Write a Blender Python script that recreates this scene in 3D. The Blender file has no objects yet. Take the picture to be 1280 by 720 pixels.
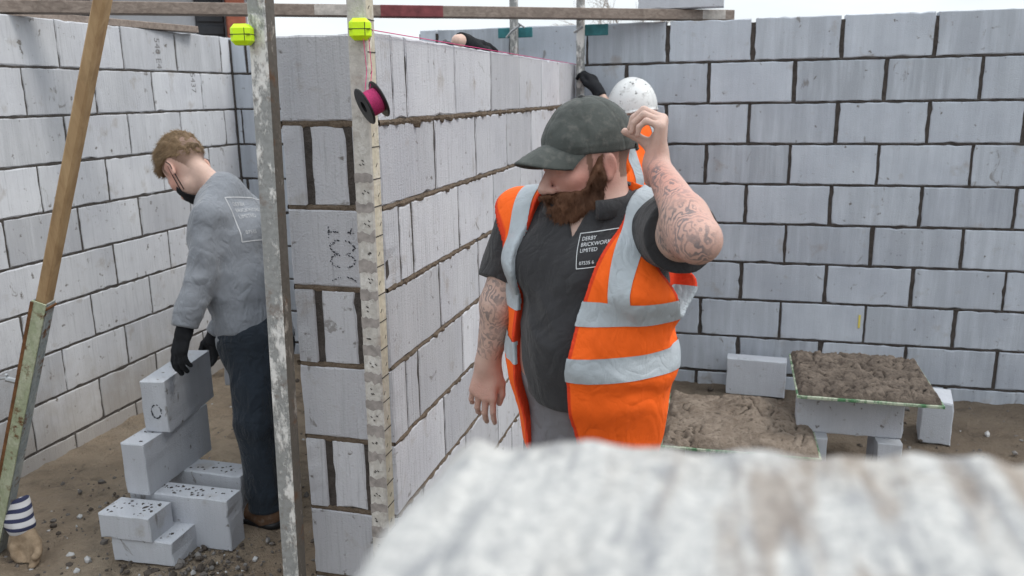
import bpy, math, random
import numpy as np
from mathutils import Vector, Matrix
from mathutils.bvhtree import BVHTree
random.seed(7); rng = np.random.default_rng(11)
R = math.radians
scene = bpy.context.scene
COL = scene.collection

# ------------------------------------------------------------------ camera
FPX = 1034.23
FW = np.array([-0.25462208, 0.93984831, -0.227712]); RT = np.array([0.96602245, 0.2580045, -0.01530686]); UP = np.array([-0.04436459, 0.22387237, 0.97360821])
CAM = np.array([0.9024, -4.8884, 1.6419])
cd = bpy.data.cameras.new('camera'); cam = bpy.data.objects.new('camera', cd); COL.objects.link(cam)
cam.matrix_world = Matrix(((RT[0], UP[0], -FW[0], CAM[0]), (RT[1], UP[1], -FW[1], CAM[1]), (RT[2], UP[2], -FW[2], CAM[2]), (0, 0, 0, 1)))
cd.sensor_width = 36; cd.lens = FPX / 1280 * 36; cd.clip_start = .02; cd.clip_end = 2000
cd.dof.use_dof = True; cd.dof.focus_distance = 2.3; cd.dof.aperture_fstop = 5.8
scene.camera = cam

# ------------------------------------------------------------------ sky, sun, exposure
w = bpy.data.worlds.new('World'); scene.world = w; w.use_nodes = True
nt = w.node_tree; nt.nodes.clear()
N = nt.nodes.new; Lk = nt.links.new
SUN_EL, SUN_AZ = 52, 78       # azimuth measured from +Y (ahead) towards +X (right)
sky = N('ShaderNodeTexSky'); sky.sky_type = 'NISHITA'; sky.sun_disc = False; sky.sun_elevation = R(SUN_EL); sky.sun_rotation = R(SUN_AZ)
tc = N('ShaderNodeTexCoord'); sep = N('ShaderNodeSeparateXYZ'); Lk(tc.outputs['Generated'], sep.inputs[0])
ramp = N('ShaderNodeMapRange'); ramp.inputs['From Min'].default_value = 0; ramp.inputs['From Max'].default_value = 1
ramp.inputs['To Min'].default_value = 8.6; ramp.inputs['To Max'].default_value = 19.0
Lk(sep.outputs['Z'], ramp.inputs['Value'])
cn = N('ShaderNodeTexNoise'); cn.inputs['Scale'].default_value = 3.2; cn.inputs['Detail'].default_value = 5; cn.inputs['Roughness'].default_value = .55
mp = N('ShaderNodeMapping'); mp.inputs['Scale'].default_value = (1, 1, 3.5); Lk(tc.outputs['Generated'], mp.inputs[0]); Lk(mp.outputs[0], cn.inputs['Vector'])
cr = N('ShaderNodeMapRange'); cr.inputs['From Min'].default_value = .3; cr.inputs['From Max'].default_value = .7; cr.inputs['To Min'].default_value = .90; cr.inputs['To Max'].default_value = 1.10
Lk(cn.outputs['Fac'], cr.inputs['Value'])
mul = N('ShaderNodeMath'); mul.operation = 'MULTIPLY'; Lk(ramp.outputs[0], mul.inputs[0]); Lk(cr.outputs[0], mul.inputs[1])
cc = N('ShaderNodeVectorMath'); cc.operation = 'SCALE'; cc.inputs[0].default_value = (.95, 1.0, 1.035); Lk(mul.outputs[0], cc.inputs['Scale'])
mx = N('ShaderNodeMix'); mx.data_type = 'RGBA'; mx.inputs['Factor'].default_value = .88
Lk(sky.outputs[0], mx.inputs['A']); Lk(cc.outputs[0], mx.inputs['B'])
bg = N('ShaderNodeBackground'); bg.inputs['Strength'].default_value = .1; Lk(mx.outputs['Result'], bg.inputs['Color'])
wo = N('ShaderNodeOutputWorld'); Lk(bg.outputs[0], wo.inputs[0])
sd = bpy.data.lights.new('sun', 'SUN'); sd.energy = 1.45; sd.angle = R(18); sd.color = (1, .95, .88)
sun = bpy.data.objects.new('sun', sd); COL.objects.link(sun)
sv = Vector((math.sin(R(SUN_AZ)) * math.cos(R(SUN_EL)), math.cos(R(SUN_AZ)) * math.cos(R(SUN_EL)), math.sin(R(SUN_EL))))
sun.rotation_euler = sv.to_track_quat('Z', 'Y').to_euler(); sun.location = (5, 1, 8)
scene.view_settings.view_transform = 'Standard'; scene.view_settings.look = 'None'; scene.view_settings.gamma = 1; scene.view_settings.exposure = .2
scene.render.engine = 'CYCLES'; scene.cycles.use_denoising = True; scene.cycles.max_bounces = 6

# ------------------------------------------------------------------ helpers: tags and meshes
def tag(o, label=None, cat=None, group=None, kind=None):
    if label: o['label'] = label
    if cat: o['category'] = cat
    if group: o['group'] = group
    if kind: o['kind'] = kind
    return o
def empty(name, loc, label, cat, group=None):
    o = bpy.data.objects.new(name, None); COL.objects.link(o); o.location = loc; o.empty_display_size = .1
    return tag(o, label, cat, group)
def link(name, me, mats, parent=None, smooth=False):
    """Mesh given in world coordinates; kept in place under its parent."""
    o = bpy.data.objects.new(name, me); COL.objects.link(o)
    for m in (mats if isinstance(mats, (list, tuple)) else [mats]): me.materials.append(m)
    if smooth: me.polygons.foreach_set('use_smooth', [True] * len(me.polygons))
    if parent is not None:
        o.parent = parent
        off = Vector(parent.location) if parent.parent is None else Vector((0, 0, 0))
        o.matrix_parent_inverse = Matrix.Translation(-off)
    return o
class MB:
    def __init__(s): s.v = []; s.f = []; s.m = []; s.t = []
    def add(s, V, Fc, mi=0, tone=None):
        n = len(s.v); s.v.extend([tuple(x) for x in V]); s.f.extend([tuple(i + n for i in f) for f in Fc]); s.m.extend([mi] * len(Fc))
        s.t.extend([0.5 if tone is None else tone] * len(V)); return s
    def box(s, c, size, rot=None, bev=.0, mi=0, tone=None, jit=0):
        hx, hy, hz = [x / 2 for x in size]; b = bev
        if b <= 0:
            V = [(x, y, z) for x in (-hx, hx) for y in (-hy, hy) for z in (-hz, hz)]
            Fc = [(0, 1, 3, 2), (4, 6, 7, 5), (0, 4, 5, 1), (2, 3, 7, 6), (0, 2, 6, 4), (1, 5, 7, 3)]
        else:
            V = []; idx = {}
            for sx in (-1, 1):
                for sy in (-1, 1):
                    for sz in (-1, 1):
                        for a in range(3):
                            p = [sx * (hx - b), sy * (hy - b), sz * (hz - b)]; p[a] = (sx * hx, sy * hy, sz * hz)[a]
                            idx[(sx, sy, sz, a)] = len(V); V.append(tuple(p))
            Fc = []
            for a in range(3):
                o1, o2 = (a + 1) % 3, (a + 2) % 3
                for sg in (-1, 1):
                    q = []
                    for s1, s2 in ((-1, -1), (1, -1), (1, 1), (-1, 1)):
                        k = [0, 0, 0]; k[a] = sg; k[o1] = s1; k[o2] = s2; q.append(idx[(*k, a)])
                    Fc.append(tuple(q if sg > 0 else q[::-1]))
                    for s1 in (-1, 1):
                        k0 = [0, 0, 0]; k0[a] = sg; k0[o1] = s1; k0[o2] = -1; k1 = list(k0); k1[o2] = 1
                        if True:
                            q = (idx[(*k0, a)], idx[(*k1, a)], idx[(*k1, o1)], idx[(*k0, o1)])
                            Fc.append(q if sg * s1 < 0 else q[::-1])
            for sx in (-1, 1):
                for sy in (-1, 1):
                    for sz in (-1, 1):
                        q = tuple(idx[(sx, sy, sz, a)] for a in range(3)); Fc.append(q if sx * sy * sz > 0 else q[::-1])
        V = np.array(V)
        if jit: V = V + rng.normal(0, jit, V.shape)
        if rot is not None: V = V @ np.array(rot).T
        return s.add(V + np.array(c), Fc, mi, tone)
    def tube(s, pts, rad, n=10, caps=True, mi=0):
        pts = [np.array(p, float) for p in pts]; rad = [rad] * len(pts) if np.isscalar(rad) else rad
        V = []; Fc = []
        t0 = pts[1] - pts[0]; t0 /= np.linalg.norm(t0)
        ref = np.array([0, 0, 1.]) if abs(t0[2]) < .9 else np.array([1., 0, 0]); u = np.cross(t0, ref); u /= np.linalg.norm(u)
        for i, p in enumerate(pts):
            t = pts[min(i + 1, len(pts) - 1)] - pts[max(i - 1, 0)]; t /= np.linalg.norm(t); u = u - t * (u @ t); u /= np.linalg.norm(u); v = np.cross(t, u)
            for k in range(n):
                a = 2 * math.pi * k / n; V.append(p + rad[i] * (math.cos(a) * u + math.sin(a) * v))
        for i in range(len(pts) - 1):
            for k in range(n):
                a, b = i * n + k, i * n + (k + 1) % n; Fc.append((a, b, b + n, a + n))
        if caps: Fc.append(tuple(range(n))[::-1]); Fc.append(tuple(range((len(pts) - 1) * n, len(pts) * n)))
        return s.add(V, Fc, mi)
    def lathe(s, c, axis, prof, n=32, mi=0):
        """profile [(distance along axis, radius)] closed loop or open"""
        axis = np.array(axis, float); axis /= np.linalg.norm(axis); ref = np.array([0, 0, 1.]) if abs(axis[2]) < .9 else np.array([1., 0, 0])
        u = np.cross(axis, ref); u /= np.linalg.norm(u); v = np.cross(axis, u); c = np.array(c, float); V = []; Fc = []
        for (h, r) in prof:
            for k in range(n):
                a = 2 * math.pi * k / n; V.append(c + axis * h + r * (math.cos(a) * u + math.sin(a) * v))
        for i in range(len(prof) - 1):
            for k in range(n):
                a, b = i * n + k, i * n + (k + 1) % n; Fc.append((a, a + n, b + n, b))
        return s.add(V, Fc, mi)
    def mesh(s, name):
        me = bpy.data.meshes.new(name); me.from_pydata([tuple(map(float, v)) for v in s.v], [], s.f); me.update()
        if len(me.polygons) == len(s.m): me.polygons.foreach_set('material_index', s.m)
        a = me.attributes.new('tone', 'FLOAT', 'POINT'); a.data.foreach_set('value', [float(t) for t in s.t])
        return me
    def build(s, name, mats, parent=None, smooth=False): return link(name, s.mesh(name), mats, parent, smooth)
def rotz(a): c, s = math.cos(a), math.sin(a); return np.array([[c, -s, 0], [s, c, 0], [0, 0, 1]])
def frame(x, yhint):
    x = np.array(x, float); x /= np.linalg.norm(x); y = np.array(yhint, float); y -= x * (x @ y); y /= np.linalg.norm(y)
    return np.stack([x, y, np.cross(x, y)], 1)
def unit(v): v = np.array(v, float); return v / np.linalg.norm(v)
def W(u, v, d):                       # a point of the surveyed place: photo pixel and metres of depth
    return CAM + d * (FW + RT * (u - 640) / FPX + UP * (360 - v) / FPX)

# ------------------------------------------------------------------ helpers: materials
class G:
    def __init__(s, name):
        s.m = bpy.data.materials.new(name); s.m.use_nodes = True; s.t = s.m.node_tree; s.b = s.t.nodes['Principled BSDF']; s.tc = s.n('ShaderNodeTexCoord')
        s.b.inputs['Roughness'].default_value = .85; s.b.inputs['Specular IOR Level'].default_value = .3
    def n(s, t, **k):
        x = s.t.nodes.new(t)
        for a, v in k.items(): setattr(x, a, v)
        return x
    def l(s, a, b): s.t.links.new(a, b)
    def vec(s, scale=(1, 1, 1), src=None, rot=(0, 0, 0)):
        m = s.n('ShaderNodeMapping'); m.inputs['Scale'].default_value = scale; m.inputs['Rotation'].default_value = rot; s.l(src or s.tc.outputs['Object'], m.inputs[0]); return m.outputs[0]
    def noise(s, scale, det=4, rough=.6, vec=None, dist=0):
        x = s.n('ShaderNodeTexNoise'); x.inputs['Scale'].default_value = scale; x.inputs['Detail'].default_value = det; x.inputs['Roughness'].default_value = rough; x.inputs['Distortion'].default_value = dist
        s.l(vec or s.tc.outputs['Object'], x.inputs['Vector']); return x.outputs['Fac']
    def rng(s, v, a, b, c=0, d=1, smooth=False):
        x = s.n('ShaderNodeMapRange'); x.inputs[1].default_value = a; x.inputs[2].default_value = b; x.inputs[3].default_value = c; x.inputs[4].default_value = d
        if smooth: x.interpolation_type = 'SMOOTHSTEP'
        s.l(v, x.inputs[0]); return x.outputs[0]
    def math(s, op, a, b=None, c=None):
        x = s.n('ShaderNodeMath', operation=op)
        for i, q in enumerate((a, b, c)):
            if q is None: continue
            if isinstance(q, (int, float)): x.inputs[i].default_value = q
            else: s.l(q, x.inputs[i])
        return x.outputs[0]
    def mix(s, f, a, b, mode='MIX'):
        x = s.n('ShaderNodeMix', data_type='RGBA', blend_type=mode)
        for i, q in (('Factor', f), ('A', a), ('B', b)):
            if isinstance(q, (int, float)): x.inputs[i].default_value = q
            elif isinstance(q, tuple): x.inputs[i].default_value = (*q, 1)
            else: s.l(q, x.inputs[i])
        return x.outputs['Result']
    def attr(s, name):
        x = s.n('ShaderNodeAttribute', attribute_name=name); return x
    def bump(s, h, dist=.003, strength=1, prev=None):
        x = s.n('ShaderNodeBump'); x.inputs['Distance'].default_value = dist; x.inputs['Strength'].default_value = strength; s.l(h, x.inputs['Height'])
        if prev: s.l(prev, x.inputs['Normal'])
        return x.outputs[0]
    def out(s, col=None, rough=None, normal=None):
        if col is not None:
            if isinstance(col, tuple): s.b.inputs['Base Color'].default_value = (*col, 1)
            else: s.l(col, s.b.inputs['Base Color'])
        if rough is not None:
            if isinstance(rough, (int, float)): s.b.inputs['Roughness'].default_value = rough
            else: s.l(rough, s.b.inputs['Roughness'])
        if normal is not None: s.l(normal, s.b.inputs['Normal'])
        return s.m
def plain(name, col, var=.2, scale=12, rough=.8, bs=80, bd=.001, metal=0, spec=.3, stretch=(1, 1, 1)):
    g = G(name); v = g.vec(stretch); n1 = g.noise(scale, 5, .65, v); n2 = g.noise(bs, 3, .6, v)
    c = g.mix(g.rng(n1, .25, .75), tuple(x * (1 - var) for x in col), tuple(min(1, x * (1 + var)) for x in col))
    g.b.inputs['Metallic'].default_value = metal; g.b.inputs['Specular IOR Level'].default_value = spec
    return g.out(c, rough, g.bump(n2, bd))
def srgb(r, g, b): return tuple(((x / 255) / 12.92 if x / 255 < .04045 else ((x / 255 + .055) / 1.055) ** 2.4) for x in (r, g, b))

def block_mat(name, base, groove, streak, dirt_h=.0, pores=.5):
    g = G(name); ob = g.tc.outputs['Object']
    sp = g.n('ShaderNodeSeparateXYZ'); g.l(ob, sp.inputs[0]); ng = g.n('ShaderNodeNewGeometry')
    nz = g.n('ShaderNodeSeparateXYZ'); g.l(ng.outputs['Normal'], nz.inputs[0])
    tone = g.attr('tone').outputs['Fac']
    al = g.math('ADD', sp.outputs[0], sp.outputs[1]); al = g.math('ADD', al, g.math('MULTIPLY', tone, 7.3))
    cb = g.n('ShaderNodeCombineXYZ'); g.l(al, cb.inputs[0]); g.l(sp.outputs[2], cb.inputs[1]); g.l(tone, cb.inputs[2]); v = cb.outputs[0]
    comb = g.noise(1, 3, .6, g.vec((120, 4.5, 4), v)); st = g.noise(1, 4, .6, g.vec((18, 1.6, 5), v)); big = g.noise(2.4, 4, .6, v)
    pore = g.noise(170, 3, .7, ob); spot = g.noise(26, 3, .55, ob); blot = g.noise(7, 5, .6, ob)
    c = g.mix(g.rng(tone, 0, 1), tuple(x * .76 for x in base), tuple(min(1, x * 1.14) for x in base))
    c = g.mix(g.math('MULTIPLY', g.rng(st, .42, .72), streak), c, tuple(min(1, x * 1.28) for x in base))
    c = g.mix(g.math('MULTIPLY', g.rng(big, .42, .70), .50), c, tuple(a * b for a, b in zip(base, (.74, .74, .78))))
    c = g.mix(g.math('MULTIPLY', g.rng(comb, .46, .30), .42 * min(1, groove)), c, tuple(x * .55 for x in base))
    c = g.mix(g.math('MULTIPLY', g.rng(spot, .335, .27), .85), c, (.13, .115, .10))
    c = g.mix(g.math('MULTIPLY', g.rng(blot, .60, .72), .45), c, (.27, .225, .18))
    sm_ = g.noise(10, 5, .6, g.vec((1, 1, .8)), 1.2); c = g.mix(g.math('MULTIPLY', g.rng(sm_, .655, .70), .65), c, (.17, .155, .14))
    if dirt_h:
        d = g.math('ADD', sp.outputs[2], g.math('MULTIPLY', g.math('SUBTRACT', blot, .5), .7)); c = g.mix(g.math('MULTIPLY', g.rng(d, dirt_h, -.02, 0, 1, True), .5), c, (.27, .225, .17))
    h = g.math('ADD', g.math('MULTIPLY', comb, groove), g.math('MULTIPLY', pore, pores)); h = g.math('ADD', h, g.math('MULTIPLY', spot, .3))
    return g.out(c, .92, g.bump(h, .0045))
AAC = (.50, .515, .55)
M = {}
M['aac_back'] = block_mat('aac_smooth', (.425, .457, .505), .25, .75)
M['aac_comb'] = block_mat('aac_combed', (.515, .52, .55), 1.0, .18, 0, .8)
M['aac_left'] = block_mat('aac_left', (.52, .53, .555), .75, .40, .42)
M['aac_loose'] = block_mat('aac_loose', (.50, .52, .56), .25, .25, 0, .7)
def mortar_mat(name, col):
    g = G(name); n = g.noise(30, 5, .7); n2 = g.noise(160, 3, .7)
    return g.out(g.mix(g.rng(n, .3, .7), tuple(x * .6 for x in col), tuple(x * 1.35 for x in col)), .95, g.bump(g.math('ADD', n, n2), .008))
M['mortar_dark'] = mortar_mat('mortar_dark', (.072, .062, .056)); M['mortar_left'] = mortar_mat('mortar_drying_grey', (.085, .075, .068)); M['mortar_wet'] = mortar_mat('mortar_wet', (.15, .115, .085))

def ground_mat():
    g = G('site_soil'); ob = g.tc.outputs['Object']
    n1 = g.noise(.9, 6, .6); n2 = g.noise(9, 6, .65); n3 = g.noise(70, 4, .7); n4 = g.noise(3.2, 5, .6)
    c = g.mix(g.rng(n1, .35, .65), (.25, .19, .135), (.39, .32, .24)); c = g.mix(g.rng(n2, .35, .7), c, (.075, .058, .045), 'MIX') if False else g.mix(g.math('MULTIPLY', g.rng(n2, .45, .75), .55), c, (.105, .082, .063))
    c = g.mix(g.math('MULTIPLY', g.rng(n4, .55, .72), .5), c, (.28, .24, .195)); c = g.mix(g.math('MULTIPLY', g.rng(n3, .6, .75), .35), c, (.32, .29, .26))
    sx = g.n('ShaderNodeSeparateXYZ'); g.l(ob, sx.inputs[0]); right_dark = g.math('ADD', sx.outputs[0], g.math('MULTIPLY', g.math('SUBTRACT', n1, .5), 2)); c = g.mix(g.math('MULTIPLY', g.rng(right_dark, -.6, .9), .62), c, (.10, .078, .06)); n5 = g.noise(5, 6, .7, None, .8); c = g.mix(g.math('MULTIPLY', g.rng(n5, .56, .66), .6), c, (.085, .066, .05))  # soil turns darker towards the right, with a noisy border
    return g.out(c, .95, g.bump(g.math('ADD', g.math('ADD', n2, n5), n3), .028))
M['soil'] = ground_mat()
def wood(name, a, b, axis_scale):
    g = G(name); v = g.vec(axis_scale); n = g.noise(1, 5, .65, v, .6); n2 = g.noise(7, 4, .6); n3 = g.noise(2.2, 2)
    c = g.mix(g.rng(n, .3, .7), a, b); c = g.mix(g.math('MULTIPLY', g.rng(n2, .52, .75), .55), c, tuple(x * .45 for x in a)); c = g.mix(g.math('MULTIPLY', g.rng(n3, .62, .68), .0), c, b)
    return g.out(c, .8, g.bump(n, .002))
M['wood_grey'] = wood('weathered_wood', (.16, .125, .105), (.30, .25, .215), (6, 60, 60)); M['wood_gold'] = wood('golden_wood', (.25, .155, .078), (.40, .275, .15), (26, 26, 4))
def splat_metal(name, base, splat, lo, hi, rust=0):
    g = G(name); n = g.noise(11, 6, .65, g.vec((1, 1, .45))); n2 = g.noise(46, 5, .7, g.vec((1, 1, .5))); n3 = g.noise(60, 3)
    f = g.rng(g.math('ADD', g.math('MULTIPLY', n, .6), g.math('MULTIPLY', n2, .4)), lo, hi); c = g.mix(g.rng(n3, .3, .7), tuple(x * .75 for x in base), base); c = g.mix(f, c, splat)
    if rust: c = g.mix(g.math('MULTIPLY', g.rng(g.noise(17, 5, .7), .56, .66), rust), c, (.13, .055, .02))
    return g.out(c, .62, g.bump(g.math('ADD', f, n3), .0025))
M['post_steel'] = splat_metal('splattered_steel', (.30, .305, .30), (.66, .65, .63), .49, .55, .35)
M['post_side'] = splat_metal('dark_steel_side', (.12, .105, .09), (.40, .36, .32), .55, .63, .6)  # right-hand face of the splattered post, darker and browner than the other faces
M['post_cream'] = splat_metal('cream_paint', (.50, .475, .44), (.62, .60, .57), .5, .62, .25)
M['post_tape'] = splat_metal('cream_tape', (.56, .51, .40), (.62, .58, .5), .5, .62, .25)
M['tick'] = plain('ink', (.05, .045, .04), .2); M['smear'] = plain('grey_smear', (.27, .245, .23), .35, 50)
M['neon'] = plain('neon_plastic', (.58, .86, .006), .06, 30, .45, 100, .0006, spec=.4); M['neon'].node_tree.nodes['Principled BSDF'].inputs['Specular IOR Level'].default_value = .4
M['black_plastic'] = plain('black_plastic', (.012, .012, .013), .3, 30, .4); M['pink'] = plain('pink_line', (.62, .055, .20), .3, 300, .7, 500, .002)
M['teal'] = plain('teal_paint', (.035, .17, .19), .3, 30, .5); M['zinc'] = plain('zinc', (.35, .36, .37), .3, 30, .45, metal=.6)
M['green_steel'] = splat_metal('pale_green_paint', (.36, .40, .265), (.45, .47, .35), .45, .6, 1.0); M['blue_steel'] = splat_metal('grey_blue_side', (.27, .31, .32), (.36, .38, .37), .45, .6, 1.0)  # sleeve side plates are greyer and bluer than its green front plate
M['rust'] = plain('rust', (.15, .07, .03), .5, 40, .9); M['board_green'] = splat_metal('green_board_edge', (.085, .21, .10), (.40, .44, .34), .44, .54)
M['brick_red'] = plain('red_brickwork', (.30, .10, .065), .35, 9, .9); M['ink_dot'] = plain('stamp_ink', (.03, .032, .04), .3); M['ink_grey'] = plain('faded_stamp_ink', (.19, .185, .185), .25)
M['black_shade'] = plain('dark_cladding', (.035, .038, .045), .3, 5, .6); M['render'] = plain('pale_blockwork', (.42, .44, .48), .1, 6)
M['yellow_tie'] = plain('yellow_plastic', (.62, .52, .11), .15)

# ------------------------------------------------------------------ ground: one sheet out to the horizon
GZ = -.08
def vnoise(p, s, seed=0):
    p = np.asarray(p) * s + seed * 17.31; i = np.floor(p).astype(np.int64); f = p - i; f = f * f * (3 - 2 * f)
    def hsh(a, b, c):
        h = (a * 374761393 + b * 668265263 + c * 2147483647 + seed * 1274126177) & 0xffffffff; h = ((h ^ (h >> 13)) * 1274126177) & 0xffffffff; return ((h ^ (h >> 16)) & 0xffff) / 65535.
    r = 0
    for dx in (0, 1):
        for dy in (0, 1):
            for dz in (0, 1):
                wgt = (f[..., 0] if dx else 1 - f[..., 0]) * (f[..., 1] if dy else 1 - f[..., 1]) * (f[..., 2] if dz else 1 - f[..., 2])
                r = r + wgt * hsh(i[..., 0] + dx, i[..., 1] + dy, i[..., 2] + dz)
    return r * 2 - 1
def axis(a, b, step, far): 
    c = list(np.arange(a, b, step)); o = [600, 250, 100, 50, 25, 12, 7, 4, 2.5, 1.4, .8, .4, .2, .1, .05]
    return np.array([a - x for x in o] + c + [c[-1] + x for x in o[::-1]])
xs = axis(-2.6, 3.4, .022, 0); ys = axis(-3.4, .4, .022, 0)
XX, YY = np.meshgrid(xs, ys, indexing='ij'); P3 = np.stack([XX, YY, XX * 0], -1)
hgt = .012 * np.abs(vnoise(P3, 11, 15)) + .014 * vnoise(P3, 2.1, 1) + .010 * vnoise(P3, 7, 2) + .007 * np.abs(vnoise(P3, 19, 3)) + .0045 * vnoise(P3, 41, 4)
clod = np.clip(vnoise(P3, 13, 5) - .38, 0, 1); hgt = hgt + .035 * clod
ZZ = GZ + hgt * np.clip(1.2 - np.hypot(XX, YY + 1.5) / 12, .0, 1) - .004
nx, ny = len(xs), len(ys); idx = np.arange(nx * ny).reshape(nx, ny)
q = np.stack([idx[:-1, :-1], idx[1:, :-1], idx[1:, 1:], idx[:-1, 1:]], -1).reshape(-1, 4)
gm = bpy.data.meshes.new('ground'); gm.from_pydata(np.stack([XX, YY, ZZ], -1).reshape(-1, 3).tolist(), [], q.tolist())
tag(link('ground', gm, M['soil'], None, True), 'bare brown site soil inside the block walls', None, None, 'structure')
# crumbs of mortar, soil and block: nobody could count them
mb = MB(); ico = None
def pebble(c, r, tone):
    V = np.array([(0, 0, 1), (.9, 0, .3), (.28, .86, .3), (-.73, .53, .3), (-.73, -.53, .3), (.28, -.86, .3), (.73, .53, -.4), (-.28, .86, -.4), (-.9, 0, -.4), (-.28, -.86, -.4), (.73, -.53, -.4)])
    V = V * (r * rng.uniform(.6, 1.3, 3)) * rng.uniform(.75, 1.2, (11, 1)); V = V @ rotz(rng.uniform(0, 6)).T
    Fc = [(0, 1, 2), (0, 2, 3), (0, 3, 4), (0, 4, 5), (0, 5, 1), (1, 6, 2), (2, 7, 3), (3, 8, 4), (4, 9, 5), (5, 10, 1), (2, 6, 7), (3, 7, 8), (4, 8, 9), (5, 9, 10), (1, 10, 6)]
    mb.add(V + np.array(c), Fc, 0, tone)
for k in range(2300):
    if k < 700: x, y = rng.normal(-1.2, .5), rng.normal(-2.3, .35)
    elif k < 900: x, y = rng.normal(-1.0, .12), rng.normal(-2.5, .07)
    else: x, y = rng.uniform(-2.1, 2.6), rng.uniform(-3.0, -.1)
    r = rng.choice([.004, .006, .010, .017], p=[.42, .34, .18, .06]); pebble((x, y, GZ + r * .35), r, rng.choice([.05, .15, .3, .9], p=[.4, .35, .15, .1]))
g = G('rubble_crumbs'); gt = g.attr('tone').outputs['Fac']; M['crumbs'] = g.out(g.mix(gt, (.06, .045, .034), (.5, .5, .5)), .95, g.bump(g.noise(90), .004))
tag(mb.build('rubble', M['crumbs']), 'loose crumbs of soil, mortar and block on the ground', None, None, 'stuff')

# ------------------------------------------------------------------ walls of aerated blocks
H = .225
def slab(mb, o, du, dn, u0, u1, z0, z1, n0, n1, tone, jit=.0013, ch=.004):
    """one block: front at n1, back at n0, ragged bevelled arrises"""
    L, hh = u1 - u0, z1 - z0; nu, nz = max(2, int(L / .035)), max(2, int(hh / .035))
    per = [(u0 + L * i / nu, z0) for i in range(nu)] + [(u1, z0 + hh * i / nz) for i in range(nz)] + [(u1 - L * i / nu, z1) for i in range(nu)] + [(u0, z1 - hh * i / nz) for i in range(nz)]
    per = np.array(per); cen = np.array([(u0 + u1) / 2, (z0 + z1) / 2]); n = len(per)
    chip = np.where(rng.random(n) < .07, rng.uniform(.002, .008, n), 0)
    def ring(ins, dep, j, c=0):
        d = cen - per; q = per + np.sign(d) * np.minimum(np.abs(d) , 1) * 0
        sx = np.clip((cen[0] - per[:, 0]) / (L / 2), -1, 1); sz = np.clip((cen[1] - per[:, 1]) / (hh / 2), -1, 1)
        sx = np.where(np.abs(sx) > .98, np.sign(sx), 0); sz = np.where(np.abs(sz) > .98, np.sign(sz), 0)
        q = per + np.stack([sx, sz], 1) * (ins + c)[:, None] + rng.normal(0, j, (n, 2))
        return [o + du * a + dn * dep + np.array([0, 0, b]) for a, b in q]
    z = np.zeros(n); V = ring(z + ch, n1, jit, chip) + ring(z, n1 - ch, jit, chip * .7) + ring(z, n0 + ch, 0) + ring(z + ch, n0, 0)
    flip = np.dot(np.cross(du, np.array([0, 0, 1.])), dn) < 0
    Fc = [tuple(range(n))] + [(i + n * k, i + n * (k + 1), (i + 1) % n + n * (k + 1), (i + 1) % n + n * k) for k in range(3) for i in range(n)] + [tuple(range(3 * n, 4 * n))[::-1]]
    if flip: Fc = [f[::-1] for f in Fc]
    mb.add(V, Fc, 0, tone)
def wall(name, label, o, du, dn, thick, courses, mat, mmat, bed_out, perp, bedh=.011, topless=True, squeeze=.0):
    """courses: list of (z0, z1, [joint positions])"""
    o = np.array(o, float); du = np.array(du, float); dn = np.array(dn, float)
    root = empty(name, tuple(o + np.array([0, 0, GZ])), label, 'wall')
    b = MB(); m = MB(); rec = .0035 if dn[0] else .007
    for ci, (z0, z1, js, full) in enumerate(courses):
        for a, c in zip(js[:-1], js[1:]):
            if c - a < .02: continue
            p0, p1 = rng.uniform(.5, 1.3) * perp / 2, rng.uniform(.5, 1.3) * perp / 2
            d = rng.uniform(-.0005, .0015)
            slab(b, o, du, dn, a + p0, c - p1, z0 + bedh / 2 + (0 if z0 > 0 else .002), z1 - (bedh / 2 if full else 0), -thick + .001, d, rng.random())
        lo, hi = min(js), max(js)
        R3 = np.stack([du, dn, (0, 0, 1)], 1)
        hz = z1 - z0 - (0 if full else .02)
        cc = o + du * (lo + hi) / 2 + dn * (-thick / 2) + np.array([0, 0, z0 + hz / 2 - .001]); m.box(cc, (hi - lo - .012, thick - 2 * rec, hz + .0005), R3)
        if full and bed_out is not None:      # the bed above: a ragged ribbon of mortar
            nn = int((hi - lo) / .02); us = np.linspace(lo + .004, hi - .004, nn)
            up = z1 + bedh * .42 + np.abs(rng.normal(0, .0018, nn)); dw = z1 - bedh * .42 - np.abs(rng.normal(0, .002, nn)) - squeeze * np.clip(rng.normal(-.2, 1, nn), 0, 2) * .006
            ot = bed_out + rng.normal(0, .0015, nn) + squeeze * np.clip(rng.normal(0, .004, nn), 0, .01)
            V = []
            for k in range(nn):
                for (zz, dd) in ((up[k], -.02), (up[k], ot[k] - .003), ((up[k] + dw[k]) / 2, ot[k]), (dw[k], ot[k] - .003), (dw[k], -.02)): V.append(o + du * us[k] + dn * dd + np.array([0, 0, zz]))
            Fc = [(k * 5 + i, k * 5 + i + 1, k * 5 + i + 6, k * 5 + i + 5) for k in range(nn - 1) for i in range(4)]
            m.add(V, Fc)
    b.build('blockwork', mat, root); m.build('mortar', mmat, root)
    return root
def joints(lo, hi, off, pitch):
    j = [lo]; k = off
    while k - lo > pitch: k -= pitch
    while k <= lo + .03: k += pitch
    while k < hi - .03: j.append(k); k += pitch
    return j + [hi]
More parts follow.
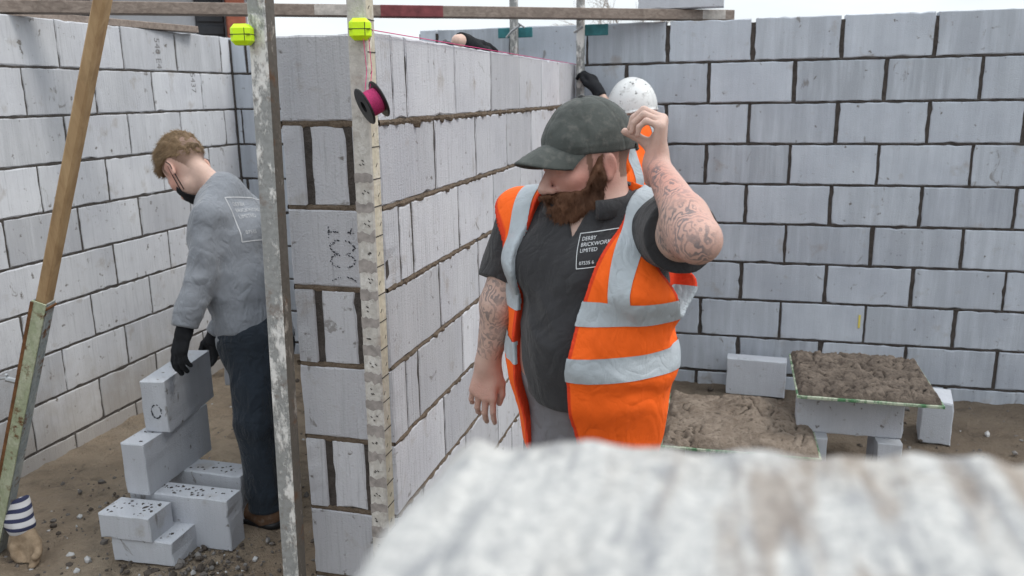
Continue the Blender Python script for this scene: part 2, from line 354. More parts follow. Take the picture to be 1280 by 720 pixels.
# back wall, faces the camera: plane y = 0, x from the left corner to beyond the frame
LBK, OB = .4575, .5063
cs = [(-.098, 0, joints(-2.38, 5.2, OB + .22, LBK), True)]
for k in range(9):
    off = OB + (0 if k % 2 == 0 else LBK / 2) + .012 * (k - 4) * 0
    z0, z1 = k * H, (k + 1) * H
    if k == 8: cs.append((z0, z1, joints(-2.38, -2.02, -2.17, 9), False)); cs.append((z0, z1, joints(-.985, 5.2, off, LBK), False))
    else: cs.append((z0, z1, joints(-2.38, 5.2, off, LBK), True))
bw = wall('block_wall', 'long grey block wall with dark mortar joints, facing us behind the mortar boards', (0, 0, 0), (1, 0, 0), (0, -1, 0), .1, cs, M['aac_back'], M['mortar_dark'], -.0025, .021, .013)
t = MB()
for (x, z) in ((1.62, .40), (.49, .40)): t.box((x, .0005, z - .09 + .045), (.011, .010, .075))
t.build('wall_tie', M['yellow_tie'], bw)
cj = MB(); cj.box((-2.2745, -.006, 1.0), (.011, .011, 2.02), None, .002); cj.build('corner_joint', M['mortar_dark'], bw)
# partition: near its end face the camera sees closers in every other course
cs = []
for k in range(-1, 8):
    z0, z1 = (k * H, (k + 1) * H) if k >= 0 else (-.098, 0)
    if k % 2 == 1: js = joints(-2.86, 0, -2.6551, .4216); js = [-2.86, -2.755] + [j for j in js if j > -2.70]
    else: js = [-2.86] + [j for j in joints(-2.86, 0, -2.6551 + .2108 , .4216) if j > -2.6]
    cs.append((z0, z1, js, k < 7))
def partition():
    o = np.array([0, 0, 0.]); root = empty('block_wall', (-.14, -2.86, GZ), 'thick pale combed block wall with a spool of pink line at its near end', 'wall')
    b = MB(); m = MB(); ex = np.array([1., 0, 0]); ey = np.array([0, 1., 0])
    for (z0, z1, js, full) in cs:
        alt = js[1] > -2.80 and js[1] < -2.7
        n_end = 0
        for a, c in zip(js[:-1], js[1:]):
            p0, p1 = rng.uniform(.6, 1.5, 2) * .0046; y0 = a + p0 + (.0 if a > -2.85 else 0)
            zb, zt = z0 + .006 + (0 if z0 > 0 else .002), z1 - (.006 if full else 0)
            if a < -2.85 and alt:      # one wide closer over the whole end
                slab(b, np.zeros(3), ex, -ey, -.283, 0, zb, zt, 2.86 - .105 + .002, 2.86, rng.uniform(.1, .5), .0010); continue
            if a < -2.85:              # stretcher leaf ends with an infill between
                for (x0, x1) in ((-.200, -.098),):
                    slab(b, np.zeros(3), ex, -ey, x0, x1, zb, zt, 2.60, 2.86 - rng.uniform(0, .003), rng.random(), .0009)
                slab(b, np.zeros(3), ey, ex, -2.86, c - p1, zb, zt, -.078, 0, rng.random()); 
                slab(b, np.zeros(3), ey, -ex, -2.86, c - p1, zb, zt, .222, .283, rng.random()); continue
            slab(b, np.zeros(3), ey, ex, a + p0, c - p1, zb, zt, -.1, rng.uniform(-.0004, .0014), rng.random())
            slab(b, np.zeros(3), ey, -ex, a + p0, c - p1, zb, zt, .183, .283, rng.random())
        hz = z1 - z0 - (0 if full else .05)
        m.box((-.1415, -1.43, z0 + hz / 2 - .0008), (.2775, 2.848, hz + .0004), None, 0, 1)
        if full:
            for side, nx_, (lo, hi) in ((0, ex, (-2.855, -.004)), (-.283, -ex, (-2.855, -.004))):
                nn = 170; us = np.linspace(lo, hi, nn); up = z1 + .006 + np.abs(rng.normal(0, .0018, nn)); strong = 2.2 if z1 > 7 * H - .01 else .9
                dw = z1 - .006 - np.abs(rng.normal(0, .0022, nn)) - strong * np.clip(rng.normal(-.3, 1, nn), 0, 2.2) * .0045; ot = .001 + rng.normal(0, .0018, nn) + strong * np.clip(rng.normal(0, .004, nn), 0, .009)
                V = []
                for k in range(nn):
                    for (zz, dd) in ((up[k], -.02), (up[k], ot[k] - .003), ((up[k] + dw[k]) / 2, ot[k]), (dw[k], ot[k] - .004), (dw[k], -.02)): V.append(np.array([side, us[k], zz]) + nx_ * dd)
                m.add(V, [(k * 5 + i, k * 5 + i + 1, k * 5 + i + 6, k * 5 + i + 5) for k in range(nn - 1) for i in range(4)])
            nn = 34; us = np.linspace(-.28, -.003, nn); V = []
            for k in range(nn):
                a_, b_ = z1 + .006 + abs(rng.normal(0, .002)), z1 - .007 - abs(rng.normal(0, .003))
                for (zz, dd) in ((a_, -.02), (a_, -.004), ((a_ + b_) / 2, -.002), (b_, -.004), (b_, -.02)): V.append(np.array([us[k], -2.86 - dd, zz]))
            m.add(V, [(k * 5 + i, k * 5 + i + 1, k * 5 + i + 6, k * 5 + i + 5) for k in range(nn - 1) for i in range(4)])
    b.build('blockwork', M['aac_comb'], root); m.build('mortar', [M['mortar_wet'], M['mortar_dark']], root)
    # dotted ink stamp on the third block down of the end face: 100 turned on its side
    d = MB(); zc = 1.235
    def dot(x, z): 
        r = rng.uniform(.0012, .0026); c = np.array([x, -2.8613, z]); V = [c + np.array([r * math.cos(a), rng.uniform(-.0003, 0), r * math.sin(a)]) for a in np.linspace(0, 2 * math.pi, 7)[:-1]]; d.add(V, [tuple(range(6))])
    def dline(a, b_, n):
        for k in range(n):
            if rng.random() < .85: dot(a[0] + (b_[0] - a[0]) * k / (n - 1) + rng.normal(0, .0012), a[1] + (b_[1] - a[1]) * k / (n - 1) + rng.normal(0, .0012))
    x0, x1 = -.161, -.089
    dline((x0 - .002, 1.272), (x0 - .002, 1.298), 9); dline((x0, 1.285), (x0 + .026, 1.283), 8); dline((x1 - .012, 1.281), (x1 - .004, 1.296), 6); dline((x1 - .02, 1.282), (x1, 1.282), 5)
    for zc, arcs in ((1.243, 0), (1.204, 0), (1.141, 0)):
        for k in range(60):
            a = 2 * math.pi * k / 60; x = -.125 + .036 * math.cos(a); z = zc + .019 * math.sin(a)
            if rng.random() < .8 and abs(x + .125) > .008 and (zc > 1.2 or z > zc + .004): dot(x + rng.normal(0, .0013), z + rng.normal(0, .0013))
    d.build('ink_stamp', M['ink_dot'], root)
    return root
partition()
# left wall, faces +x
cs = []
for k in range(-1, 9):
    z0, z1 = (k * H, (k + 1) * H) if k >= 0 else (-.098, 0)
    cs.append((z0, z1, joints(-6.0, -.004, -1.02 - (.225 if k % 2 else 0) + (0.01 * (k % 3)), .447), k < 8))
lw = wall('block_wall', 'long pale block wall on the left behind the man in the grey sweatshirt', (-2.28, 0, 0), (0, 1, 0), (1, 0, 0), .1, cs, M['aac_left'], M['mortar_left'], -.002, .010)

def text_mesh(body, size, spacing=1.0):
    c = bpy.data.curves.new('lettering', 'FONT'); c.body = body; c.size = size; c.space_line = spacing; c.align_x = 'LEFT'; c.resolution_u = 3
    o = bpy.data.objects.new('tmp', c); COL.objects.link(o); dg = bpy.context.evaluated_depsgraph_get(); dg.update()
    me = bpy.data.meshes.new_from_object(o.evaluated_get(dg)); bpy.data.objects.remove(o)
    V = np.array([v.co[:] for v in me.vertices]); Fc = [tuple(p.vertices) for p in me.polygons]; return V, Fc
def stamp(name, body, size, o, ex, ey, mat, parent):
    V, Fc = text_mesh(body, size); q = np.array(o) + V[:, :1] * np.array(ex) + V[:, 1:2] * np.array(ey); mb = MB(); mb.add(q, Fc); return mb.build(name, mat, parent)
# faded stamps on the left wall: lettering turned to read downwards
stamp('ink_stamp', '540 E4', .062, (-2.2785, -.735, 1.985), (0, 0, -1), (0, 1, 0), M['ink_grey'], lw)
stamp('ink_stamp', '5437', .06, (-2.2785, -.44, 1.80), (0, 0, -1), (0, 1, 0), M['ink_grey'], lw)

# near wall whose rough saw-combed top fills the bottom of the view
def near_wall():
    root = empty('block_wall', (1.3, -4.62, GZ), 'rough white block wall right in front of the camera, streaked brown on top', 'wall')
    xa, xb, ya, yb, zt = .793, 2.6, -4.70, -4.573, 1.5
    nx_, ny_ = 700, 56; X, Y = np.meshgrid(np.linspace(xa, xb, nx_), np.linspace(ya, yb, ny_), indexing='ij')
    P = np.stack([X, Y, X * 0], -1); h = .0022 * vnoise(P * np.array([1, .18, 1]), 75, 3) + .0020 * vnoise(P, 45, 6) + .0012 * vnoise(P, 130, 8) + .0008 * vnoise(P, 16, 9)
    ed = np.minimum.reduce([(X - xa) / .010, (Y - ya) / .01, (yb - Y) / .008]); ed = np.clip(ed + .25 * vnoise(P, 60, 4), 0, 1)
    Z = zt + h - .006 * (1 - ed) ** 2
    X2 = X + np.where(X < xa + .002, .003 * vnoise(P, 70, 5), 0); Y2 = Y + np.where(Y > yb - .003, .0022 * vnoise(P, 90, 12) - .002 * np.clip(vnoise(P, 40, 13), 0, 1), 0) + .13 * (X - xa)
    V = np.stack([X2, Y2, Z], -1).reshape(-1, 3); ii = np.arange(nx_ * ny_).reshape(nx_, ny_)
    Fc = np.stack([ii[:-1, :-1], ii[1:, :-1], ii[1:, 1:], ii[:-1, 1:]], -1).reshape(-1, 4).tolist()
    ring = list(ii[:, 0]) + list(ii[-1, 1:]) + list(ii[-2::-1, -1]) + list(ii[0, -2:0:-1]); low = V[ring].copy(); low[:, 2] = GZ - .02; n0 = len(V); n = len(ring)
    Fc += [(ring[k], n0 + k, n0 + (k + 1) % n, ring[(k + 1) % n]) for k in range(n)]
    mb = MB(); mb.add(np.vstack([V, low]), Fc)
    g = G('rough_white_aac'); v = g.vec((1, .16, 1), rot=(0, 0, R(8))); n1 = g.noise(95, 4, .65, v); n2 = g.noise(48, 4, .6, v); n3 = g.noise(190, 4, .7); n4 = g.noise(16, 3, .5)
    sp = g.n('ShaderNodeSeparateXYZ'); g.l(g.tc.outputs['Object'], sp.inputs[0])
    c = g.mix(g.rng(n3, .3, .7), (.30, .305, .31), (.60, .592, .57)); c = g.mix(g.math('MULTIPLY', g.rng(n1, .50, .64), .62), c, (.17, .18, .20))
    right = g.rng(sp.outputs[0], .84, .92); br = g.math('MULTIPLY', g.math('MULTIPLY', g.rng(n2, .46, .58), g.rng(n4, .36, .50)), right)
    c = g.mix(g.math('MULTIPLY', br, .55), c, (.17, .115, .075)); far = g.math('MULTIPLY', g.rng(sp.outputs[1], -4.60, -4.56), g.rng(n4, .45, .6)); c = g.mix(g.math('MULTIPLY', far, .45), c, (.27, .21, .15))
    m = g.out(c, .95, g.bump(g.math('ADD', n1, n3), .004))
    mb.build('blockwork', m, root, True)
near_wall()

# ------------------------------------------------------------------ loose blocks
M['loose'] = M['aac_loose']
def crumbs_on(mb, x0, x1, y0, y1, z, n, rot, c):
    for k in range(n):
        p = np.array([rng.uniform(x0, x1), rng.uniform(y0, y1), 0]); p = rot @ p + np.array(c); r = rng.uniform(.003, .0085); 
        V = np.array([(0, 0, .55), (1, 0, 0), (.3, .9, 0), (-.8, .6, 0), (-.8, -.6, 0), (.3, -.95, 0)]) * r * rng.uniform(.6, 1.25, (6, 1)) + np.array([p[0], p[1], z])
        mb.add(V, [(0, 1, 2), (0, 2, 3), (0, 3, 4), (0, 4, 5), (0, 5, 1)])
def loose(label, x0, x1, y0, y1, z0, z1, deg=0, crumbs=0, group='loose aerated blocks', letter=None):
    c = ((x0 + x1) / 2, (y0 + y1) / 2, z0); rot = rotz(R(deg)); root = empty('aerated_block', c, label, 'block', group)
    b = MB(); lx, ly, lz = x1 - x0, y1 - y0, z1 - z0; tone = rng.uniform(.3, .8)
    slab(b, np.array(c), rot @ np.array([1., 0, 0]), rot @ np.array([0, -1., 0]), -lx / 2, lx / 2, .0, lz, -ly / 2, ly / 2, tone, .0012, .004)
    b.build('block_body', M['loose'], root)
    if crumbs:
        m = MB(); crumbs_on(m, -lx / 2 + .02, lx / 2 - .02, -ly / 2 + .015, ly / 2 - .015, z1 + .0005, crumbs, rot, c); tag(m.build('mortar_crumbs', M['mortar_dark'], root), kind='stuff')
    return root, rot
loose('small cut block lying at the foot of the stepped stack, on the soil', -1.345, -1.082, -2.52, -2.368, GZ, .02, 3, 12)
loose('small cut block topped with dark crumbs, on another cut block', -1.378, -1.158, -2.535, -2.395, .0205, .12, 2, 34)
loose('whole block on edge beside the two small cut blocks, crumbs on top', -1.372, -.934, -2.368, -2.268, GZ, .135, 1, 46)
loose('block on edge between the gripped block and the bottom block of the stack', -1.366, -1.266, -2.40, -1.955, .1355, .35, 3, 16)
r_, rt_ = loose('topmost block of the stepped stack, gripped by the black glove', -1.365, -1.265, -2.285, -1.87, .3505, .565, 10.5, 0)
d = MB()
for k in range(26):          # inked ring on the end of the top block
    a = 2 * math.pi * k / 26
    if rng.random() < .8:
        p = np.array([.006 + .02 * math.cos(a) + rng.normal(0, .001), -.2085, .09 + .028 * math.sin(a)]); r = rng.uniform(.002, .0042)
        d.add([rt_ @ (p + np.array([r * math.cos(b_), -.0004, r * math.sin(b_)])) + np.array([-1.315, -2.0775, .3505]) for b_ in np.linspace(0, 2 * math.pi, 7)[:-1]], [tuple(range(6))])
d.build('ink_stamp', M['ink_dot'], r_)
loose('block on edge on the soil, half hidden behind the stack by the boots', -1.40, -1.0, -2.165, -2.05, GZ, .135, -1, 24)
loose('block standing on the soil behind the stack, near the navy trousers', -1.30, -1.085, -1.72, -1.62, GZ, .36, 2, 0)
loose('block laid on the upright block behind the stepped stack', -1.33, -1.06, -1.74, -1.63, .3605, .55, 4, 10)
loose('grey block standing against the back wall, left of the mortar board', .905, 1.235, -.16, -.06, GZ, .135, -3, 0)
loose('block on end behind the right mortar board, on the bare soil', 1.86, 2.00, -.66, -.44, GZ, .14, -8, 0)
loose('block lying on the end of the timber rail above the back wall', .33, .80, .01, .11, 2.0935, 2.31, 0, 0)

# ------------------------------------------------------------------ mortar boards on block trestles
loose('block bridging two short blocks under the right mortar board', 1.215, 1.655, -1.21, -1.11, .152, .357, 0, 0, 'blocks carrying the mortar boards')
loose('left short block under the bridging block of the right board', 1.245, 1.345, -1.27, -1.05, GZ, .1515, 0, 0, 'blocks carrying the mortar boards')
loose('right short block under the bridging block of the right board', 1.545, 1.645, -1.27, -1.05, GZ, .1515, 2, 0, 'blocks carrying the mortar boards')
loose('left block under the piled mortar board beside the orange vest', .74, .84, -1.40, -.96, GZ, .135, 0, 0, 'blocks carrying the mortar boards')
loose('right block under the piled mortar board, left of the trestle', 1.10, 1.20, -1.40, -.96, GZ, .135, 0, 0, 'blocks carrying the mortar boards')
def mboard(label, cx, cy, z, sx, sy, deg, hfun, mm):
    root = empty('mortar_board', (cx, cy, z), label, 'mortar board', 'mortar boards on blocks'); rot = rotz(R(deg))
    b = MB(); b.box((cx, cy, z + .012), (sx, sy, .013), rot, .002); b.build('board', M['board_green'], root)
    n = 120; u = np.linspace(-1, 1, n); U, V = np.meshgrid(u, u, indexing='ij'); ed = np.clip((1 - np.maximum(np.abs(U), np.abs(V))) / .07, 0, 1)
    P = np.stack([U, V, U * 0], -1); hh = hfun(P) * ed ** .5 * (.8 + .2 * ed)
    wob = 1 - .022 * np.abs(vnoise(P, 9, 21)); q = np.stack([U * sx * .49 * wob, V * sy * .49 * wob, U * 0], -1).reshape(-1, 3) @ rot.T + np.array([cx, cy, z + .0195]); q[:, 2] += hh.reshape(-1)
    ii = np.arange(n * n).reshape(n, n); m = MB(); m.add(q, np.stack([ii[:-1, :-1], ii[1:, :-1], ii[1:, 1:], ii[:-1, 1:]], -1).reshape(-1, 4).tolist()); m.build('mortar', mm, root, True)
def cracked(P):
    a = vnoise(P + .12 * np.stack([vnoise(P, 5, 31), vnoise(P, 5, 32), P[..., 0] * 0], -1), 7, 33); return .014 + .017 * np.clip(np.abs(a) * 3, 0, 1) + .005 * vnoise(P, 14, 34) + .005 * vnoise(P, 40, 35)
def piled(P):
    r = np.hypot(P[..., 0] * .9 - .05, P[..., 1] + .1); rough = np.clip(vnoise(P, 2.4, 44) + .2, 0, 1)
    a = vnoise(P + .1 * np.stack([vnoise(P, 6, 36), vnoise(P, 6, 37), P[..., 0] * 0], -1), 8, 38); return .012 + .045 * np.exp(-r * r * 1.7) + .022 * vnoise(P, 3, 39) + (.15 + rough) * (.026 * np.clip(np.abs(a) * 3, 0, 1) + .013 * vnoise(P, 18, 40)) + .003 * vnoise(P, 42, 41)
def mortar_lump(name, a, b):
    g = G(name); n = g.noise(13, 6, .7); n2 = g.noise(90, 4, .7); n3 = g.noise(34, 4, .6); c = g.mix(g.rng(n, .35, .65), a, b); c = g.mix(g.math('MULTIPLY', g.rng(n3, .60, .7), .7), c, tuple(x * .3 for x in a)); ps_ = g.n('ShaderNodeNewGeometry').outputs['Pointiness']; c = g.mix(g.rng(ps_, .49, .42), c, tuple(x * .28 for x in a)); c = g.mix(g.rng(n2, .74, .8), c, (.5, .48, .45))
    return g.out(c, .9, g.bump(g.math('ADD', n3, n2), .008))
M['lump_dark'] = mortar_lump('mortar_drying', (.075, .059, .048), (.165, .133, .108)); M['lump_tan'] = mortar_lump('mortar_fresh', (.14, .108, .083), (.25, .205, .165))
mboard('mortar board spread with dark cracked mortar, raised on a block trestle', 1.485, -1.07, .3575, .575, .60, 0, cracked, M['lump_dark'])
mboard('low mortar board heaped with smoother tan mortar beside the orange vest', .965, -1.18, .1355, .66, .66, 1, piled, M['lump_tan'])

# ------------------------------------------------------------------ profile posts, clips, spool, lines
def post(label, xb, xt, y, z1, wd, kind):
    root = empty('profile_post', (xb, y, GZ), label, 'profile post', 'steel profile posts'); b = MB(); n = 14; hw = wd / 2; V = []
    for k in range(n):
        z = GZ + (z1 - GZ) * k / (n - 1); x = xb + (xt - xb) * (z - GZ) / (1.88 - GZ); c = .004
        for (a, e) in ((-hw + c, -hw), (hw - c, -hw), (hw, -hw + c), (hw, hw - c), (hw - c, hw), (-hw + c, hw), (-hw, hw - c), (-hw, -hw + c)): V.append((x + a, y + e, z))
    Fc = [(k * 8 + i, k * 8 + (i + 1) % 8, k * 8 + (i + 1) % 8 + 8, k * 8 + i + 8) for k in range(n - 1) for i in range(8)] + [tuple(range((n - 1) * 8, n * 8))]
    b.add(V, Fc); b.m = [1 if (f[0] % 8) in (2,) else 0 for f in b.f[:-1]] + [0]
    b.build('tube', [M['post_steel'], M['post_side']] if kind == 0 else [M['post_cream'], M['post_tape']], root); return root
post('white-splattered steel post at the left edge of the thick wall end', -.301, -.254, -2.962, 2.45, .05, 0)
p2 = post('cream profile post with course marks, at the near corner under the pink spool', -.006, .013, -2.962, 2.45, .05, 1)
t = MB(); sm = MB()
for k in range(34):
    z = .02 + k * .075; x = -.006 + .019 * (z + .08) / 1.96
    t.box((x + .0255, -2.962, z + rng.normal(0, .003)), (.0012, .044, .0025)); t.box((x + .0255, -2.962 + rng.uniform(-.012, .012), z + .03), (.0012, .012, .002), np.array([[1, 0, 0], [0, .7, -.7], [0, .7, .7]]))
    if z < 1.45:
        hh = rng.uniform(.022, .032); V = []; nn = 8
        for i in range(nn): V += [(x - .0245 + .049 * i / (nn - 1), -2.9874, z - hh / 2 + rng.normal(0, .003)), (x - .0245 + .049 * i / (nn - 1), -2.9874, z + hh / 2 + rng.normal(0, .003))]
        sm.add(V, [(2 * i, 2 * i + 2, 2 * i + 3, 2 * i + 1) for i in range(nn - 1)])
        for q_ in range(3): t.box((x + rng.uniform(-.012, .012), -2.9876, z + .036 + rng.uniform(-.008, .008)), (.006, .0012, .0022), np.array([[.8, 0, .6], [0, 1, 0], [-.6, 0, .8]]))
t.build('course_mark', M['tick'], p2); sm.build('mortar_smear', M['smear'], p2)
def clip_block(label, c, rot):
    root = empty('line_clip', c, label, 'line clip', 'neon line clips'); b = MB()
    b.box(c, (.050, .046, .050), rot, .010)
    b.build('clip_body', M['neon'], root); b2 = MB(); b2.box(c, (.0508, .0468, .0018), rot); b2.box(np.array(c) + rot @ np.array([.013, -.0205, 0]), (.0018, .0052, .030), rot); b2.build('clip_groove', M['black_plastic'], root)
clip_block('neon yellow line clip on the white-splattered left post', (-.283, -3.009, 1.795), rotz(R(12)))
clip_block('neon yellow line clip on the cream post above the spool', (.032, -3.008, 1.797), rotz(R(18)))
def spool():
    c = np.array([.062, -3.03, 1.628]); ax = unit(RT * .78 + FW * .40 + np.array([0, 0, .50])); root = empty('line_spool', c, 'black spool wound with pink line hanging on the cream post', 'spool')
    fl = MB()
    for s in (-1, 1): fl.lathe(c + ax * s * .020, ax, [(-.003, .014), (-.003, .043), (-.001, .0455), (.001, .0455), (.003, .043), (.003, .014), (-.003, .014)], 36)
    fl.lathe(c, ax, [(-.02, .0145), (.02, .0145)], 24); fl.build('reel', M['black_plastic'], root, False)
    th = MB(); pr = [(-.0178, .015)] + [(x, .027 + .0012 * ((k % 2) * 2 - 1) + .003 * math.cos(x * 60)) for k, x in enumerate(np.linspace(-.0178, .0178, 25))] + [(.0178, .015)]; th.lathe(c, ax, pr, 36); th.build('wound_line', M['pink'], root, True)
    return c
sc_ = spool()
ln = MB(); ln.tube([(.052, -3.008, 1.78), (.058, -3.012, 1.70), tuple(sc_ + np.array([0, -.01, .028]))], .0009, 5); ln.tube([(.044, -3.02, 1.78), (.050, -3.024, 1.70), tuple(sc_ + np.array([-.01, -.014, .028]))], .0009, 5)
ln.tube([(.05, -2.995, 1.797), (.012, -2.86, 1.8035), (.006, -1.4, 1.8025), (.004, -.1, 1.803)], .0013, 5)
tag(ln.build('builders_line', M['pink']), 'taut pink string along the top edge of the thick wall', 'string line')
def far_post(label, x, z1):
    root = empty('profile_post', (x, -.14, GZ), label, 'profile post', 'steel profile posts at the far corner'); b = MB(); b.box((x, -.14, (GZ + z1) / 2), (.042, .042, z1 - GZ), None, .004); b.build('tube', M['post_steel'], root)
    cl = MB(); s = -1 if x < -.2 else 1; cl.box((x + .0, -.114, 1.985), (.20 if x < -.2 else .03, .022, .055), None, .003); 
    if x > -.2: cl.box((x + .085, -.114, 1.985), (.13, .022, .06), None, .003)
    c1 = cl.build('clamp', M['teal'], root); bl = MB()
    if x < -.2: bl.tube([(x - .035, -.18, 1.955), (x, -.185, 1.99), (x + .05, -.19, 2.02)], .007, 8); bl.tube([(x + .04, -.20, 2.03), (x + .075, -.185, 2.005)], .005, 8)
    else: bl.tube([(x - .03, -.18, 1.97), (x + .02, -.18, 2.0)], .007, 8)
    bl.build('wing_bolt', M['zinc'], c1)
far_post('far steel post left of the corner, with a teal clamp and wing bolt', -.348, 2.5); far_post('far steel post in the wall corner, held by a black gloved hand', .035, 2.5)

# ------------------------------------------------------------------ timbers
def timber(name, label, a, b, w_, h_, mats, cat='timber', mi=None):
    a, b = np.array(a, float), np.array(b, float); Rm = frame(b - a, np.cross((0, 0, 1), b - a)); L = np.linalg.norm(b - a); root = empty(name, a, label, cat); m = MB(); m.box((a + b) / 2, (L, w_, h_), Rm, .003); o = m.build('batten', mats[0], root); return root, Rm, L
ra, Rm, L = timber('timber_rail', 'long weathered timber rail lying across the tops of the walls', (-2.62, -1.865, 2.062), (.835, .235, 2.062), .095, .055, [M['wood_grey']])
M['red_paint'] = plain('worn_red_paint', (.17, .045, .05), .4, 25, .7); M['white_paint'] = plain('worn_white_paint', (.42, .39, .36), .45, 20, .8)
d_ = Rm[:, 0]; a_ = np.array([-2.62, -1.865, 2.062]); m = MB()
def pos_at(u): 
    ray = FW + RT * (u - 640) / FPX + UP * (360 - 18) / FPX; A = np.array([[ray[0], -d_[0]], [ray[1], -d_[1]]]); s = np.linalg.solve(A, (a_ - CAM)[:2]); return s[1]
for (u0, u1, mi) in ((392, 437, 1), (474, 552, 0), (873, 902, 1)):
    s0, s1 = pos_at(u0), pos_at(u1); m = MB(); m.box(a_ + d_ * (s0 + s1) / 2, (s1 - s0, .0965, .0562 if mi == 0 else .052), Rm, .0025); m.build('paint_band', M['white_paint' if mi else 'red_paint'], ra)
timber('timber_batten', 'short grey batten lying on top of the left wall, under the rail', (-2.42, -1.62, 2.045), (-2.245, -.40, 2.046), .06, .038, [M['wood_grey']])
# raking prop: timber slid into a rusty pale green steel sleeve
def prop():
    a = np.array([-1.83, -2.60, GZ]); b = np.array([-.88, -2.60, 2.30]); dr = unit(b - a); Rm = frame(dr, (.25, -1, 0)); root = empty('raking_prop', a, 'leaning prop of golden timber in a rusty pale green steel sleeve', 'prop')
    s_end = 1.13; t = MB(); L = np.linalg.norm(b - a); t.box(a + dr * (L + .75) / 2, (L - .75, .052, .042), Rm, .007, jit=.0005); t.build('timber', M['wood_gold'], root)
    s = MB(); y, z = Rm[:, 1], Rm[:, 2]
    s.box(a + dr * s_end / 2 + y * .033, (s_end, .006, .052), Rm, .001); s.box(a + dr * s_end / 2 + z * .0235, (s_end - .001, .050, .005), Rm, .001, 1); s.box(a + dr * s_end / 2 - z * .0235, (s_end - .002, .050, .005), Rm, .001, 1); sl = s.build('steel_sleeve', [M['green_steel'], M['blue_steel']], root)
    c = MB(); c.box(a + dr * (s_end - .02), (.014, .064, .058), Rm, .003); c.build('collar', M['rust'], sl)
    p = a + dr * .78; bl = MB(); bl.tube([p - z * .02 - y * .0, p - z * .075 + y * .01], .011, 8); bl.tube([p - z * .07 + y * .012 + np.array([0, 0, .02]), p - z * .075, p - z * .11 - np.array([0, 0, .016])], .005, 7); bl.build('locking_pin', M['zinc'], sl)
    e = MB(); e.box(a + dr * s_end / 2 + y * .0362 - z * .0225, (s_end - .01, .002, .012), Rm); e.build('rusty_edge', M['rust'], sl)
prop()

# ------------------------------------------------------------------ beyond the walls
def far_house():
    root = empty('unfinished_house', (-9, 5.5, GZ), 'half-built house with red brick piers and dark cladding beyond the left wall', 'building')
    ex = unit((.80, .60, 0)); ey = np.array([-ex[1], ex[0], 0]); Rm = np.stack([ex, ey, (0, 0, 1)], 1); c0 = W(175, 20, 10.0); c0[2] = 0
    def bx(nm, s0, s1, z0, z1, dep, off, m, p=root):
        b = MB(); b.box(c0 + ex * (s0 + s1) / 2 + ey * (dep / 2 + off) + np.array([0, 0, (z0 + z1) / 2]), (s1 - s0, dep, z1 - z0), Rm, .01); return b.build(nm, m, p)
    bx('wall', -1.35, 1.25, GZ, 3.1, 3.0, .0, M['render']); 
    for (s0, s1) in ((-1.22, -1.05), (.98, 1.20)): bx('brick_pier', s0, s1, GZ, 2.9, .25, -.27, M['brick_red'])
    for (s0, s1) in ((-1.03, -.52), (.62, .96)):
        wv = bx('cladding', s0, s1, 1.2, 3.05, .05, -.06, M['black_shade']); 
        for k in range(12): bx('board', s0 + .01, s1 - .01, 1.22 + k * .15, 1.33 + k * .15, .02, -.085, M['black_shade'], wv)
    b = MB(); b.add([c0 + ex * s + ey * o_ + np.array([0, 0, z]) for (s, o_, z) in ((-1.6, -.4, 3.1), (1.5, -.4, 3.1), (1.5, 3.4, 3.1), (-1.6, 3.4, 3.1), (-1.6, 1.5, 4.3), (1.5, 1.5, 4.3))], [(0, 1, 5, 4), (2, 3, 4, 5), (1, 2, 5), (3, 0, 4), (0, 3, 2, 1)]); b.build('roof', M['black_shade'], root)
far_house()
def bare_tree(c, h):
    root = empty('bare_tree', c, 'leafless tree far off above the timber rail', 'tree'); t = MB(); cr = MB(); c = np.array(c)
    t.tube([c, c + (0, 0, h * .3), c + (.1, 0, h * .5)], [.25, .2, .14], 8); t.build('trunk', M['wood_grey'], root)
    def br(p, d, L, r, lev):
        q = p + d * L; mid = (p + q) / 2 + rng.normal(0, .05 * L, 3); cr.tube([p, mid, q], [r, r * .8, r * .55], 4, False)
        if lev > 0:
            for k in range(3 if lev > 1 else 4): br(q if k else mid, unit(d + rng.normal(0, .5, 3) + np.array([0, 0, .12])), L * rng.uniform(.6, .8), r * .55, lev - 1)
    for k in range(7): br(c + np.array([0, 0, h * (.28 + .04 * k)]), unit((math.cos(k * 2.4), math.sin(k * 2.4), .9)), h * .26, .07, 3)
    cr.build('crown', M['wood_grey'], root)
tp = W(776, 60, 60); bare_tree((tp[0], tp[1], GZ), 9.6)

# ------------------------------------------------------------------ people: signed-distance modelling, one surface per body
def smin(a, b, k):
    if k <= 0: return np.minimum(a, b)
    h = np.clip(.5 + .5 * (b - a) / k, 0, 1); return b + (a - b) * h - k * h * (1 - h)
def smax(a, b, k=.004): return -smin(-a, -b, k)
def cap(p, a, b, ra, rb):
    a = np.asarray(a, float); b = np.asarray(b, float); ba = b - a; t = np.clip(((p - a) @ ba) / (ba @ ba), 0, 1); return np.sqrt((((p - a) - t[:, None] * ba) ** 2).sum(1)) - (ra + (rb - ra) * t)
def ecap(p, a, b, ra, rb, side, wd):
    """capsule wider by wd along side"""
    side = unit(side); a = np.asarray(a, float); b = np.asarray(b, float); q = p - (1 - 1 / wd) * np.outer((p - a) @ side, side); b2 = b - (1 - 1 / wd) * ((b - a) @ side) * side; return cap(q, a, b2, ra, rb)
def ell(p, c, r, rot=None):
    q = p - np.asarray(c, float)
    if rot is not None: q = q @ rot
    r = np.asarray(r, float); k0 = np.sqrt(((q / r) ** 2).sum(1)); k1 = np.sqrt(((q / r ** 2) ** 2).sum(1)) + 1e-9; return k0 * (k0 - 1) / k1
